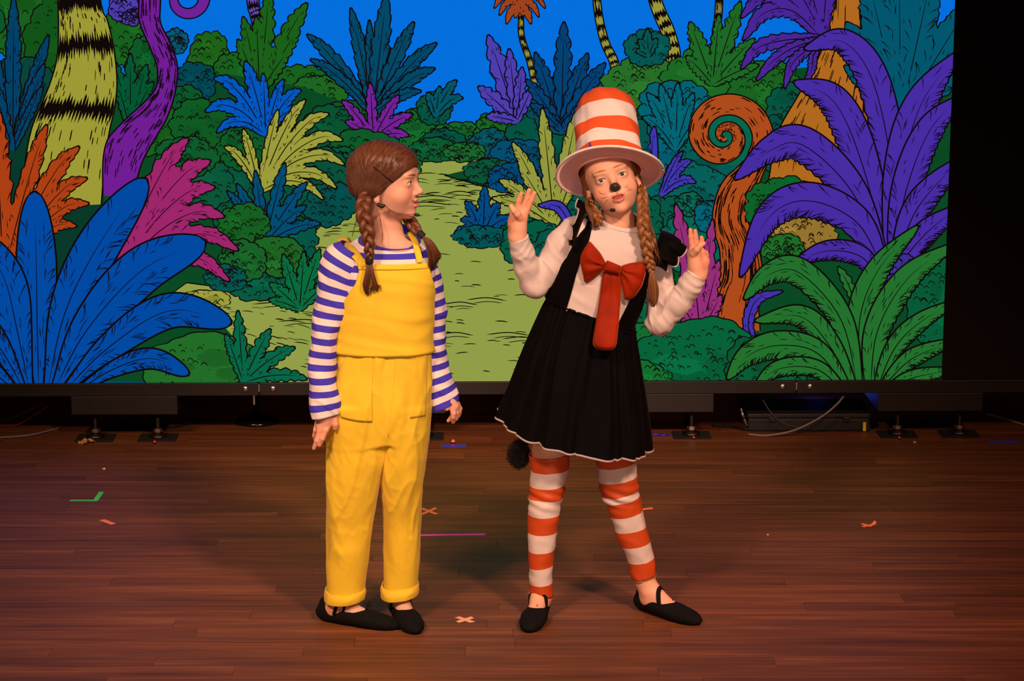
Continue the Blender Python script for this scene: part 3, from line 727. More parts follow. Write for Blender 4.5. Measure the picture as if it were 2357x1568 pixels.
# ================================================================ BODY TOOLS: smooth solids sampled on a grid
def rx_(a): c, s = math.cos(a), math.sin(a); return np.array([[1, 0, 0], [0, c, -s], [0, s, c]])
def ry_(a): c, s = math.cos(a), math.sin(a); return np.array([[c, 0, s], [0, 1, 0], [-s, 0, c]])
def rz_(a): c, s = math.cos(a), math.sin(a); return np.array([[c, -s, 0], [s, c, 0], [0, 0, 1]])
def axis(lo, hi, coarse, fine=(), step=0.002):
    out = [lo]
    while out[-1] < hi:
        x = out[-1]; out.append(x + (step if any(a <= x <= b for a, b in fine) else coarse))
    return np.array(out, np.float32)
class Vol:
    def __init__(s, xs, ys, zs):
        s.ax = (xs, ys, zs)
        s.F = np.full((len(xs), len(ys), len(zs)), 1.0, np.float32)
        s.R, s.O = np.eye(3), np.zeros(3)
    def frame(s, R=None, O=None):
        s.R = np.eye(3) if R is None else R; s.O = np.zeros(3) if O is None else np.asarray(O, float)
    def w(s, p): return s.R @ np.asarray(p, float) + s.O
    def _apply(s, lo, hi, fn, op, k, world=False):
        m = k + 0.012
        sl = tuple(slice(max(0, np.searchsorted(a, lo[i] - m) - 1), min(len(a), np.searchsorted(a, hi[i] + m) + 1)) for i, a in enumerate(s.ax))
        if any(q.stop - q.start < 2 for q in sl): return
        X = s.ax[0][sl[0]][:, None, None]; Y = s.ax[1][sl[1]][None, :, None]; Z = s.ax[2][sl[2]][None, None, :]
        if not world:
            X, Y, Z = X - s.O[0], Y - s.O[1], Z - s.O[2]
            R = s.R
            X, Y, Z = (R[0, 0] * X + R[1, 0] * Y + R[2, 0] * Z), (R[0, 1] * X + R[1, 1] * Y + R[2, 1] * Z), (R[0, 2] * X + R[1, 2] * Y + R[2, 2] * Z)
        d = fn(X, Y, Z).astype(np.float32); a = s.F[sl]
        k = max(k, 1e-5)
        if op == 'add':
            h = np.clip(.5 + .5 * (d - a) / k, 0, 1); s.F[sl] = d * (1 - h) + a * h - k * h * (1 - h)
        elif op == 'sub':
            d = -d; h = np.clip(.5 - .5 * (d - a) / k, 0, 1); s.F[sl] = d * (1 - h) + a * h + k * h * (1 - h)
        elif op == 'int':
            h = np.clip(.5 - .5 * (d - a) / k, 0, 1); s.F[sl] = d * (1 - h) + a * h + k * h * (1 - h)
    def cone(s, a, b, ra, rb, k=0.01, op='add'):
        a = np.asarray(a, float); b = np.asarray(b, float); ba = b - a; l2 = ba.dot(ba) + 1e-12
        def fn(X, Y, Z):
            x, y, z = X - a[0], Y - a[1], Z - a[2]
            t = np.clip((x * ba[0] + y * ba[1] + z * ba[2]) / l2, 0, 1)
            return np.sqrt((x - t * ba[0]) ** 2 + (y - t * ba[1]) ** 2 + (z - t * ba[2]) ** 2) - (ra + (rb - ra) * t)
        wa, wb = s.w(a), s.w(b); r = max(ra, rb)
        s._apply(np.minimum(wa, wb) - r, np.maximum(wa, wb) + r, fn, op, k)
    def chain(s, pts, rad, k=0.006, op='add'):
        for i in range(len(pts) - 1): s.cone(pts[i], pts[i + 1], rad[i], rad[i + 1], k, op)
    def ell(s, c, r, k=0.01, op='add', Q=None):
        c = np.asarray(c, float); r = np.asarray(r, float)
        def fn(X, Y, Z):
            x, y, z = X - c[0], Y - c[1], Z - c[2]
            if Q is not None:
                x, y, z = (Q[0, 0] * x + Q[1, 0] * y + Q[2, 0] * z), (Q[0, 1] * x + Q[1, 1] * y + Q[2, 1] * z), (Q[0, 2] * x + Q[1, 2] * y + Q[2, 2] * z)
            k0 = np.sqrt((x / r[0]) ** 2 + (y / r[1]) ** 2 + (z / r[2]) ** 2)
            k1 = np.sqrt((x / r[0] ** 2) ** 2 + (y / r[1] ** 2) ** 2 + (z / r[2] ** 2) ** 2) + 1e-9
            return k0 * (k0 - 1) / k1
        wc = s.w(c); m = r.max()
        s._apply(wc - m, wc + m, fn, op, k)
    def zloft(s, keys, k=0.012, op='add', power=2.0):
        """stacked elliptical sections: keys of (z, cx, cy, rx, ry), in world space"""
        K = np.array(sorted(keys), float); z = K[:, 0]
        zs = np.linspace(z[0], z[-1], 60)
        D = catmull(K, 240); o = np.argsort(D[:, 0]); D = D[o]
        def fn(X, Y, Z):
            cx, cy, a, b = [np.interp(Z, D[:, 0], D[:, i]) for i in (1, 2, 3, 4)]
            q = (np.abs((X - cx) / a) ** power + np.abs((Y - cy) / b) ** power) ** (1 / power)
            d = (q - 1) * np.minimum(a, b)
            return np.maximum(d, np.maximum(Z - z[-1], z[0] - Z))
        m = K[:, 3:5].max()
        lo = np.array([(K[:, 1] - K[:, 3]).min(), (K[:, 2] - K[:, 4]).min(), z[0]]); hi = np.array([(K[:, 1] + K[:, 3]).max(), (K[:, 2] + K[:, 4]).max(), z[-1]])
        s._apply(lo, hi, fn, op, k, True)
    def half(s, n, d, k=0.004):
        """keep the side where n.p < d (local frame)"""
        n = np.asarray(n, float); n = n / np.linalg.norm(n)
        lo = [a[0] for a in s.ax]; hi = [a[-1] for a in s.ax]
        s._apply(np.array(lo), np.array(hi), lambda X, Y, Z: n[0] * X + n[1] * Y + n[2] * Z - d, 'int', k)
    def mesh(s, smooth=2):
        F = s.F; ins = F < 0; nx, ny, nz = F.shape
        cells = np.zeros((nx - 1, ny - 1, nz - 1), bool)
        edges = []
        for axn in range(3):
            a = [slice(None)] * 3; b = [slice(None)] * 3; a[axn] = slice(0, -1); b[axn] = slice(1, None)
            i, j, k = np.nonzero(ins[tuple(a)] != ins[tuple(b)])
            n = np.array(F.shape) - 1
            o = [q for q in range(3) if q != axn]
            idx = [i, j, k]
            ok = (idx[o[0]] > 0) & (idx[o[0]] < n[o[0]]) & (idx[o[1]] > 0) & (idx[o[1]] < n[o[1]])
            edges.append((axn, i[ok], j[ok], k[ok]))
        dims = np.array([nx - 1, ny - 1, nz - 1])
        acc_id, acc_p = [], []; quads = []
        for axn, i, j, k in edges:
            d = [0, 0, 0]; d[axn] = 1
            f0 = F[i, j, k]; f1 = F[i + d[0], j + d[1], k + d[2]]; t = f0 / (f0 - f1)
            p = np.stack([s.ax[0][i], s.ax[1][j], s.ax[2][k]], 1).astype(float)
            q = np.stack([s.ax[0][i + d[0]], s.ax[1][j + d[1]], s.ax[2][k + d[2]]], 1)
            p = p + (q - p) * t[:, None]
            o = [m for m in range(3) if m != axn]
            cs = []
            for da, db in ((1, 1), (0, 1), (0, 0), (1, 0)):
                c = [i.copy(), j.copy(), k.copy()]; c[o[0]] = c[o[0]] - da; c[o[1]] = c[o[1]] - db
                cid = (c[0] * dims[1] + c[1]) * dims[2] + c[2]; cs.append(cid)
                acc_id.append(cid); acc_p.append(p)
            qd = np.stack(cs, 1)
            flip = (f0 < 0) ^ (axn == 1)
            qd[~flip] = qd[~flip][:, ::-1]
            quads.append(qd)
        ids = np.concatenate(acc_id); pts = np.concatenate(acc_p); quads = np.concatenate(quads)
        uid, inv = np.unique(ids, return_inverse=True)
        cnt = np.bincount(inv).astype(float)
        V = np.stack([np.bincount(inv, pts[:, c]) / cnt for c in range(3)], 1)
        Q = np.searchsorted(uid, quads)
        for _ in range(smooth):
            E = np.concatenate([Q[:, [0, 1]], Q[:, [1, 2]], Q[:, [2, 3]], Q[:, [3, 0]]]); E = np.concatenate([E, E[:, ::-1]])
            c = np.bincount(E[:, 0], minlength=len(V)).astype(float)
            M = np.stack([np.bincount(E[:, 0], V[E[:, 1], d], minlength=len(V)) / c for d in range(3)], 1)
            V = V * .5 + M * .5
        s.F = None
        return V, Q
def vnormals(V, Q):
    Q = np.asarray(Q)
    n = np.cross(V[Q[:, 2]] - V[Q[:, 0]], V[Q[:, 3]] - V[Q[:, 1]])
    N = np.zeros_like(V)
    for c in range(Q.shape[1]):
        for d in range(3): N[:, d] += np.bincount(Q[:, c], n[:, d], minlength=len(V))
    return N / (np.linalg.norm(N, axis=1)[:, None] + 1e-12)
def vnoise(p, seed=0):
    """smooth value noise in -1..1"""
    p = np.asarray(p, float) + seed * 17.31
    i = np.floor(p).astype(np.int64); f = p - i; f = f * f * (3 - 2 * f)
    def h(a, b, c):
        n = (a * 374761393 + b * 668265263 + c * 2147483647 + seed * 974711) & 0xffffffff
        n = ((n ^ (n >> 13)) * 1274126177) & 0xffffffff
        return ((n ^ (n >> 16)) & 0xffff) / 32767.5 - 1
    r = 0
    for a in (0, 1):
        for b in (0, 1):
            for c in (0, 1):
                r = r + h(i[:, 0] + a, i[:, 1] + b, i[:, 2] + c) * np.where(a, f[:, 0], 1 - f[:, 0]) * np.where(b, f[:, 1], 1 - f[:, 1]) * np.where(c, f[:, 2], 1 - f[:, 2])
    return r
def folds(V, amp, scale, seed=0, shear=(0, 0, 0)):
    """crease field: ridged noise stretched along a slant"""
    p = V.copy(); p = p * np.asarray(scale)
    p[:, 2] += V[:, 0] * shear[0] + V[:, 1] * shear[1]
    q = p + .6 * np.stack([vnoise(p * .7, seed + 5), vnoise(p * .7, seed + 6), vnoise(p * .7, seed + 7)], 1)
    n = vnoise(q, seed)
    return amp * ((1 - np.abs(n)) ** 2 * 1.3 - .5 + .35 * vnoise(q * 2.3, seed + 3))
def paint(o, cols, name='tint'):
    me = o.data
    at = me.color_attributes.new(name, 'FLOAT_COLOR', 'POINT')
    at.data.foreach_set('color', np.column_stack([cols, np.ones(len(cols))]).astype(np.float32).ravel())
# ---------------------------------------------------------------- lofted cloth
def ring(xl, yl, xr, yr, Y, d, drop=0.0, dx=0.0):
    a, b = P(xl, yl, Y), P(xr, yr, Y)
    return np.concatenate([(a + b) / 2, (b - a) / 2, [dx, -d, -drop]])
class Surf:
    def __init__(s, keys, power=2.0):
        s.D = catmull(np.array(keys, float), 40 * (len(keys) - 1) + 1)
        L = np.concatenate([[0], np.cumsum(np.linalg.norm(np.diff(s.D[:, :3], axis=0), axis=1))])
        s.L = L / L[-1]; s.len = L[-1]; s.pw = power
    def at(s, v):
        v = np.clip(np.asarray(v, float), 0, 1)
        return np.stack([np.interp(v, s.L, s.D[:, i]) for i in range(9)], -1)
    def pt(s, th, v, off=0.0):
        d = s.at(v); c, sn = np.cos(th), np.sin(th)
        e = 2.0 / s.pw
        c2, s2 = np.sign(c) * np.abs(c) ** e, np.sign(sn) * np.abs(sn) ** e
        la = np.linalg.norm(d[..., 3:6], axis=-1)[..., None]; lb = np.linalg.norm(d[..., 6:9], axis=-1)[..., None]
        nr = c[..., None] * d[..., 3:6] / la ** 2 + sn[..., None] * d[..., 6:9] / lb ** 2
        nr /= np.linalg.norm(nr, axis=-1)[..., None]
        return d[..., :3] + d[..., 3:6] * c2[..., None] + d[..., 6:9] * s2[..., None] + nr * np.asarray(off)[..., None], nr
    def th_at(s, px, v):
        """angle on the camera side where the surface crosses picture column px"""
        d = s.at(v)
        t = (d[..., 1] - CAM[1]) * math.cos(PITCH) - (d[..., 2] - CAM[2]) * math.sin(PITCH)
        x = (np.asarray(px, float) - 1178.5) / F_PX * t
        return np.arccos(np.clip((x - d[..., 0]) / d[..., 3], -1, 1))
    def v_at(s, py):
        vs = np.linspace(0, 1, 400); d = s.at(vs)[:, :3] - CAM
        depth = d @ _fwd; yy = 784 - F_PX * (d @ _up) / depth
        o = np.argsort(yy); return np.interp(py, yy[o], vs[o])
def loft(name, surf, mats, nb=1, sub=24, nu=48, parent=None, fold=None, first=0, cap=(False, False), thick=0.0, v0=0.0, v1=1.0, off=0.0):
    """closed tube of cloth; nb equal bands that take the materials in turn"""
    rows = nb * sub + 1
    v = np.linspace(v0, v1, rows); th = np.linspace(0, 2 * np.pi, nu, endpoint=False)
    TH, VV = np.meshgrid(th, v)
    o = np.full(TH.shape, off)
    p, n = surf.pt(TH, VV, o)
    if fold is not None:
        p = p + n * fold(p.reshape(-1, 3), TH.ravel(), VV.ravel()).reshape(TH.shape)[..., None]
    V = p.reshape(-1, 3); i = np.arange(rows - 1)[:, None] * nu; k = np.arange(nu)[None, :]
    Fq = np.stack([i + k, i + (k + 1) % nu, i + nu + (k + 1) % nu, i + nu + k], -1).reshape(-1, 4)
    mi = np.repeat((np.arange(rows - 1) // sub + first) % len(mats), nu)
    if surf.D[0, 2] < surf.D[-1, 2]: pass
    else: Fq = Fq[:, ::-1]
    faces = Fq.tolist(); mi = mi.tolist()
    if cap[0]: faces.append(list(range(nu))); mi.append(mi[0])
    if cap[1]: faces.append([(rows - 1) * nu + q for q in range(nu)]); mi.append(mi[len(Fq) - 1])
    uv = np.column_stack([(TH / (2 * np.pi)).ravel(), (VV * surf.len).ravel()])
    ob = mesh_obj(name, V, faces, None, parent, True, uv)
    for m in mats: ob.data.materials.append(m)
    ob.data.polygons.foreach_set('material_index', mi)
    if thick: 
        md = ob.modifiers.new('thickness', 'SOLIDIFY'); md.thickness = thick; md.offset = -1
    return ob
def patch(name, surf, v, th0, th1, mat, parent=None, off=0.004, thick=0.003, nu=40, fold=None):
    """open piece of cloth on a loft, between two edge curves th0(v), th1(v)"""
    v = np.asarray(v, float); u = np.linspace(0, 1, nu)
    TH = th0[:, None] * (1 - u) + th1[:, None] * u; VV = np.repeat(v[:, None], nu, 1)
    p, n = surf.pt(TH, VV, np.full(TH.shape, off))
    if fold is not None: p = p + n * fold(p.reshape(-1, 3), TH.ravel(), VV.ravel()).reshape(TH.shape)[..., None]
    i = np.arange(len(v) - 1)[:, None] * nu; k = np.arange(nu - 1)[None, :]
    Fq = np.stack([i + k, i + k + 1, i + nu + k + 1, i + nu + k], -1).reshape(-1, 4)
    # face outwards
    V = p.reshape(-1, 3); a = Fq[len(Fq) // 2]
    nn = np.cross(V[a[1]] - V[a[0]], V[a[3]] - V[a[0]])
    if nn.dot(n.reshape(-1, 3)[a[0]]) < 0: Fq = Fq[:, ::-1]
    uv = np.column_stack([np.tile(u, len(v)), (VV * surf.len).ravel()])
    ob = mesh_obj(name, V, Fq, mat, parent, True, uv)
    if thick:
        md = ob.modifiers.new('thickness', 'SOLIDIFY'); md.thickness = thick; md.offset = 1
    return ob
def ribbon(name, pts, nrm, w, mat, parent=None, thick=0.002, n=24, crown=0.0):
    """strap through points with given outward normals"""
    p = catmull(pts, n); q = catmull(nrm, n); q /= np.linalg.norm(q, axis=1)[:, None]
    t = np.gradient(p, axis=0); t /= np.linalg.norm(t, axis=1)[:, None]
    s = np.cross(t, q); s /= np.linalg.norm(s, axis=1)[:, None]
    w = np.interp(np.linspace(0, 1, n), np.linspace(0, 1, len(w)), w) if np.ndim(w) else np.full(n, w)
    V, Fq = [], []
    for i in range(n):
        for k, e in enumerate((-1, -.5, 0, .5, 1)):
            V.append(p[i] + s[i] * e * w[i] / 2 + q[i] * (thick + crown * (1 - e * e)))
        for e in (1, -1): V.append(p[i] + s[i] * e * w[i] / 2)
    for i in range(n - 1):
        for k in range(7):
            Fq.append((i * 7 + k, i * 7 + (k + 1) % 7, (i + 1) * 7 + (k + 1) % 7, (i + 1) * 7 + k))
    Fq.append(tuple(range(6, -1, -1))); Fq.append(tuple((n - 1) * 7 + k for k in range(7)))
    L = np.concatenate([[0], np.cumsum(np.linalg.norm(np.diff(p, axis=0), axis=1))])
    uv = [((k % 7) / 7, L[i]) for i in range(n) for k in range(7)]
    o = mesh_obj(name, V, Fq, mat, parent, True, uv)
    bm = bmesh.new(); bm.from_mesh(o.data); bmesh.ops.recalc_face_normals(bm, faces=bm.faces[:]); bm.to_mesh(o.data); bm.free()
    return o
# ---------------------------------------------------------------- materials for people
def skin_material(name, base):
    m, nt, b = nmat(name)
    ca = nt.nodes.new('ShaderNodeVertexColor'); ca.layer_name = 'tint'
    tc = nt.nodes.new('ShaderNodeTexCoord'); n = nt.nodes.new('ShaderNodeTexNoise'); n.inputs['Scale'].default_value = 60; n.inputs['Detail'].default_value = 3
    nt.links.new(tc.outputs['Object'], n.inputs['Vector'])
    mr = nt.nodes.new('ShaderNodeMapRange'); mr.inputs['To Min'].default_value = .94; mr.inputs['To Max'].default_value = 1.05
    nt.links.new(n.outputs['Fac'], mr.inputs['Value'])
    mx = nt.nodes.new('ShaderNodeMix'); mx.data_type = 'RGBA'; mx.blend_type = 'MULTIPLY'; mx.inputs['Factor'].default_value = 1
    nt.links.new(ca.outputs['Color'], mx.inputs['A']); nt.links.new(mr.outputs['Result'], mx.inputs['B'])
    nt.links.new(mx.outputs['Result'], b.inputs['Base Color'])
    b.inputs['Roughness'].default_value = .52; b.inputs['Specular IOR Level'].default_value = .35
    b.inputs['Subsurface Weight'].default_value = .18; b.inputs['Subsurface Radius'].default_value = (.012, .004, .002); b.inputs['Subsurface Scale'].default_value = .6
    return m
def hair_material(name, dark, light, rough=.42):
    m, nt, b = nmat(name)
    uv = nt.nodes.new('ShaderNodeUVMap')
    sc = nt.nodes.new('ShaderNodeVectorMath'); sc.operation = 'MULTIPLY'; sc.inputs[1].default_value = (22, 14, 1)
    nt.links.new(uv.outputs[0], sc.inputs[0])
    n = nt.nodes.new('ShaderNodeTexNoise'); n.inputs['Scale'].default_value = 1; n.inputs['Detail'].default_value = 4
    info = nt.nodes.new('ShaderNodeNewGeometry')
    nt.links.new(sc.outputs[0], n.inputs['Vector'])
    ad = nt.nodes.new('ShaderNodeMath'); ad.operation = 'MULTIPLY_ADD'; ad.inputs[1].default_value = .45
    nt.links.new(info.outputs['Random Per Island'], ad.inputs[0])
    h = nt.nodes.new('ShaderNodeMath'); h.operation = 'MULTIPLY_ADD'; h.inputs[1].default_value = 1.0; h.inputs[2].default_value = -.22
    nt.links.new(n.outputs['Fac'], h.inputs[0]); nt.links.new(h.outputs[0], ad.inputs[2])
    r = nt.nodes.new('ShaderNodeValToRGB'); e = r.color_ramp.elements
    e[0].position = .2; e[0].color = (*lin(dark), 1); e[1].position = .8; e[1].color = (*lin(light), 1)
    nt.links.new(ad.outputs[0], r.inputs['Fac']); nt.links.new(r.outputs['Color'], b.inputs['Base Color'])
    b.inputs['Roughness'].default_value = rough; b.inputs['Specular IOR Level'].default_value = .45
    bp = nt.nodes.new('ShaderNodeBump'); bp.inputs['Strength'].default_value = .55; bp.inputs['Distance'].default_value = .0015
    nt.links.new(n.outputs['Fac'], bp.inputs['Height']); nt.links.new(bp.outputs['Normal'], b.inputs['Normal'])
    return m
EYEWHITE = plain('eye_white', (232, 222, 214), .25)
def iris_material(name, col):
    m, nt, b = nmat(name)
    tc = nt.nodes.new('ShaderNodeTexCoord'); ln = nt.nodes.new('ShaderNodeVectorMath'); ln.operation = 'LENGTH'
    nt.links.new(tc.outputs['UV'], ln.inputs[0])
    r = nt.nodes.new('ShaderNodeValToRGB'); e = r.color_ramp.elements
    e[0].position = .38; e[0].color = (.004, .003, .003, 1); e[1].position = .46; e[1].color = (*lin(col), 1)
    x = e.new(.85); x.color = (*lin(shade(col, .8)), 1); x = e.new(1.0); x.color = (*lin(shade(col, .35)), 1)
    nt.links.new(ln.outputs['Value'], r.inputs['Fac']); nt.links.new(r.outputs['Color'], b.inputs['Base Color'])
    b.inputs['Roughness'].default_value = .12
    return m
# ---------------------------------------------------------------- the head, in its own frame: chin at 0, face towards -Y
def add_head(vol, R, O, smile=0.0, gap=0.0028, eye_open=0.0045, mw=.018, lk=1.0):
    vol.frame(R, O)
    vol.ell((0, .016, .132), (.0715, .088, .079), .01)
    vol.ell((0, -.030, .140), (.057, .053, .050), .02)
    vol.ell((0, -.022, .090), (.0605, .060, .080), .025)
    vol.ell((0, -.030, .046), (.049, .047, .043), .02)
    vol.ell((0, -.063, .018), (.019, .0185, .016), .016)
    for s in (-1, 1):
        vol.ell((s * .034, -.051, .067 + .003 * smile), (.025, .025, .022), .022)
        vol.ell((s * .031, -.094, .108), (.017, .0145, .0115), .012, 'sub')
        vol.ell((s * .027, -.076, .126), (.020, .010, .007), .016)                 # brow
        vol.ell((s * .0305, -.0695, .106), (.0142, .0142, .0134), .007)
        vol.ell((s * .0305, -.0815, .1055), (.0125, .010, eye_open), .0012, 'sub')    # lids part
        vol.ell((s * .0735, .010, .086), (.0075, .016, .027), .006, 'add', rz_(s * -.25) @ rx_(-.18))
        vol.ell((s * .0815, .004, .090), (.005, .009, .016), .004, 'sub')
        vol.ell((s * .0725, .003, .062), (.006, .008, .009), .005)
    vol.cone((0, -.077, .113), (0, -.096, .0795), .0075, .0092, .010)
    vol.ell((0, -.0975, .0785), (.0088, .0088, .0080), .006)
    for s in (-1, 1):
        vol.ell((s * .0095, -.0865, .0728), (.0062, .0085, .0058), .005)
        vol.ell((s * .0054, -.0945, .0668), (.003, .0042, .0028), .002, 'sub')
    vol.ell((0, -.068, .050), (.025, .0175, .019), .014)
    c = mw + .005 * smile; cz = .0485 + .0045 * smile; cy = -.0775 + .006 * smile
    for s in (-1, 1):
        vol.chain([(s * c, cy, cz), (s * .008, -.0862, .0535 + gap * .4), (0, -.0868, .0524 + gap * .4)], [.0018 * lk, .0034 * lk, .0030 * lk], .0035)
        vol.chain([(s * c * .9, cy, cz - .001), (s * .009, -.0845, .0435 - gap * .8), (0, -.0862, .0422 - gap)], [.0018 * lk, .0038 * lk, .0044 * lk], .0035)
    vol.ell((0, -.088, .0487), (c * .82, .016, gap), .0015, 'sub', None)
    if smile:
        for s in (-1, 1): vol.ell((s * c * .75, -.085, .0500 + .002 * smile), (.007, .012, gap * .75), .0015, 'sub', ry_(-s * .35))
    vol.frame()
def head_tint(V, R, O, base, lip, cheek, extra=None, lw=.0205, lh=.0100):
    L = (V - O) @ R
    C = np.tile(np.array(lin(base)), (len(V), 1)); 
    x, y, z = L[:, 0], L[:, 1], L[:, 2]
    front = (y < -.04)
    ck = np.exp(-(((np.abs(x) - .036) / .020) ** 2 + ((z - .068) / .018) ** 2)) * front * .55
    C = C * (1 - ck[:, None]) + np.array(lin(cheek)) * ck[:, None]
    lp = np.clip(1.6 - 1.6 * np.sqrt((x / lw) ** 2 + ((z - .0478) / lh) ** 2) * 1.02, 0, 1) * (y < -.070)
    lp = np.clip(lp * 1.6, 0, .9)
    C = C * (1 - lp[:, None]) + np.array(lin(lip)) * lp[:, None]
    if extra is not None: C = extra(L, C)
    return C
def add_eyes(root, R, O, iris, look=(0, -1, 0), lash=(46, 28, 22), brow=(120, 78, 52), brow_lift=0.0, bvh=None, brow_w=.0016):
    look = np.asarray(look, float); look /= np.linalg.norm(look)
    IR = iris_material('iris', iris); LASH = plain('lash', lash, .7); BROW = plain('brow_hair', brow, .8, bump=.3)
    W = lambda p: R @ np.asarray(p, float) + O
    for s in (-1, 1):
        c = np.array([s * .0305, -.0695, .1058])
        V, Fc = [], []; nu, nv = 20, 14; r = .0127
        for j in range(nv + 1):
            ph = math.pi * j / nv
            for i in range(nu):
                a = 2 * math.pi * i / nu
                V.append(W(c + r * np.array([math.sin(ph) * math.cos(a), math.cos(ph), math.sin(ph) * math.sin(a)])))
        for j in range(nv):
            for i in range(nu): Fc.append((j * nu + i, j * nu + (i + 1) % nu, (j + 1) * nu + (i + 1) % nu, (j + 1) * nu + i))
        eye = mesh_obj('eye', V, Fc, EYEWHITE, root)
        # iris cap
        z = look; x = np.cross(z, [0, 0, 1.0]); x /= np.linalg.norm(x); y = np.cross(x, z)
        V, Fc, UV = [W(c + z * (r + .0009))], [], [(0, 0)]
        for j in range(1, 6):
            q = j / 5; ph = q * .46
            for i in range(nu):
                a = 2 * math.pi * i / nu
                V.append(W(c + (r + .0008 - .0006 * q * q) * (z * math.cos(ph) + (x * math.cos(a) + y * math.sin(a)) * math.sin(ph)))); UV.append((q * math.cos(a), q * math.sin(a)))
        for i in range(nu):
            Fc.append((0, 1 + (i + 1) % nu, 1 + i))
            for j in range(4): Fc.append((1 + j * nu + i, 1 + j * nu + (i + 1) % nu, 1 + (j + 1) * nu + (i + 1) % nu, 1 + (j + 1) * nu + i))
        me = mesh_obj('iris', V, Fc, IR, eye, True, UV)
        # lashes along the upper lid, brow above
        def on(px, pz, lift=.0006):
            o = W((px, -.2, pz)); d = R @ np.array([0, 1.0, 0])
            h = bvh.ray_cast(Vector(o), Vector(d))
            return np.array(h[0]) - d * lift if h[0] is not None else W((px, -.085, pz))
        xs = np.linspace(-.0128, .0128, 9)
        pts = [on(s * .0305 + q, .1056 + .0052 * (1 - (q / .0135) ** 2) ** .8, .0006) for q in xs]
        tube('eyelash', pts, [.0004, .0009, .0011, .0009, .0004], LASH, root, 6, 20)
        bx = np.linspace(.010, .046, 7)
        pts = [on(s * q, .1245 + .0045 * math.sin((q - .010) / .036 * 2.2) + brow_lift * (1 - (q - .010) / .036), .0002) for q in bx]
        tube('eyebrow', pts, [brow_w * .6, brow_w * 1.4, brow_w * 1.5, brow_w, brow_w * .4], BROW, root, 6, 24)
def teeth(root, R, O, n=4, z=.0505, y=-.0815, w=.0058):
    T = plain('tooth_enamel', (236, 224, 208), .25)
    V, Fc = [], []
    for i in range(n):
        a = (i - (n - 1) / 2) * w; yy = y + a * a * 22
        bm = bmesh.new(); bmesh.ops.create_cube(bm, size=1)
        for v in bm.verts: v.co = Vector((a + v.co.x * w * .985, yy + v.co.y * .004, z + v.co.z * .0085))
        bmesh.ops.bevel(bm, geom=bm.edges[:], offset=.0006, segments=2, affect='EDGES')
        V = [R @ np.array(v.co) + O for v in bm.verts]; bm.verts.index_update()
        mesh_obj('tooth', V, [[v.index for v in f.verts] for f in bm.faces], T, root); bm.free()
# ---------------------------------------------------------------- hair
def braid(name, path, r, mat, root, turns, seg=10, flat=.8, rs=None):
    """three interlaced locks along a path"""
    n = int(turns * 22); p = catmull(path, n)
    t = np.gradient(p, axis=0); t /= np.linalg.norm(t, axis=1)[:, None]
    f = np.array([0, -1.0, 0]); f = f - t * (t @ f)[:, None]; f /= np.linalg.norm(f, axis=1)[:, None]
    s = np.cross(t, f)
    w = np.linspace(0, 1, n); rr = r * (np.interp(w, np.linspace(0, 1, len(rs)), rs) if rs is not None else 1 - .3 * w)
    out = []
    for k in range(3):
        a = w * turns * 2 * math.pi + k * 2 * math.pi / 3
        c = p + s * (rr * .95 * np.sin(a))[:, None] + f * (rr * .55 * np.sin(2 * a))[:, None]
        V, Fc, UV = tube_data(c, rr * .74, seg, True, flat)
        out.append(mesh_obj('braid_lock', V, Fc, mat, root, True, UV))
    return out
def wisps(name, paths, r, mat, root, seg=4, n=10):
    """loose strands, joined into one lock of hair"""
    V, Fc, UV = [], [], []
    for pth in paths:
        q = catmull(pth, n)
        v, f, u = tube_data(q, np.linspace(r, r * .35, n), seg, True)
        b = len(V); V += list(v); Fc += [tuple(b + i for i in g) for g in f]; UV += u
    return mesh_obj(name, V, Fc, mat, root, True, UV)
def bvh_of(V, Q): return BVHTree.FromPolygons([Vector(v) for v in V], [list(map(int, q)) for q in Q])
# ---------------------------------------------------------------- ballet slippers
SLIPPER = plain('black_canvas', (7, 6, 6), .85, spec=.2, bump=.25, bscale=900, var=.2)
def foot_frame(heel, toe):
    d = np.asarray(toe) - np.asarray(heel); a = math.atan2(d[1], d[0]); return rz_(a), np.array([heel[0], heel[1], 0.0]), float(np.hypot(d[0], d[1]))
FOOT = ((.020, .027, .022, .024), (.075, .026, .026, .024), (.130, .022, .034, .019), (.170, .017, .030, .014), (.190, .013, .020, .010))
def add_foot(vol, heel, toe, ankle):
    R, O, L = foot_frame(heel, toe); k = L / .205
    vol.frame(R, O)
    for a, b in zip(FOOT[:-1], FOOT[1:]):
        for t in (0, .5, 1):
            q = [a[i] * (1 - t) + b[i] * t for i in range(4)]
            vol.ell((q[0] * k * .98, 0, q[1] + .001), (.033 * k, q[2] - .005, q[3] - .003), .012)
    vol.cone((.115 * k, 0, .032), (.055 * k, 0, .062), .017, .026, .02)                # instep
    la = R.T @ (np.asarray(ankle) - O)
    vol.cone((.040 * k, 0, .045), la, .027, .027, .02)
    vol.ell((.044 * k, .022, .062), (.010, .009, .011), .01); vol.ell((.044 * k, -.022, .066), (.010, .009, .011), .01)
    vol.frame()
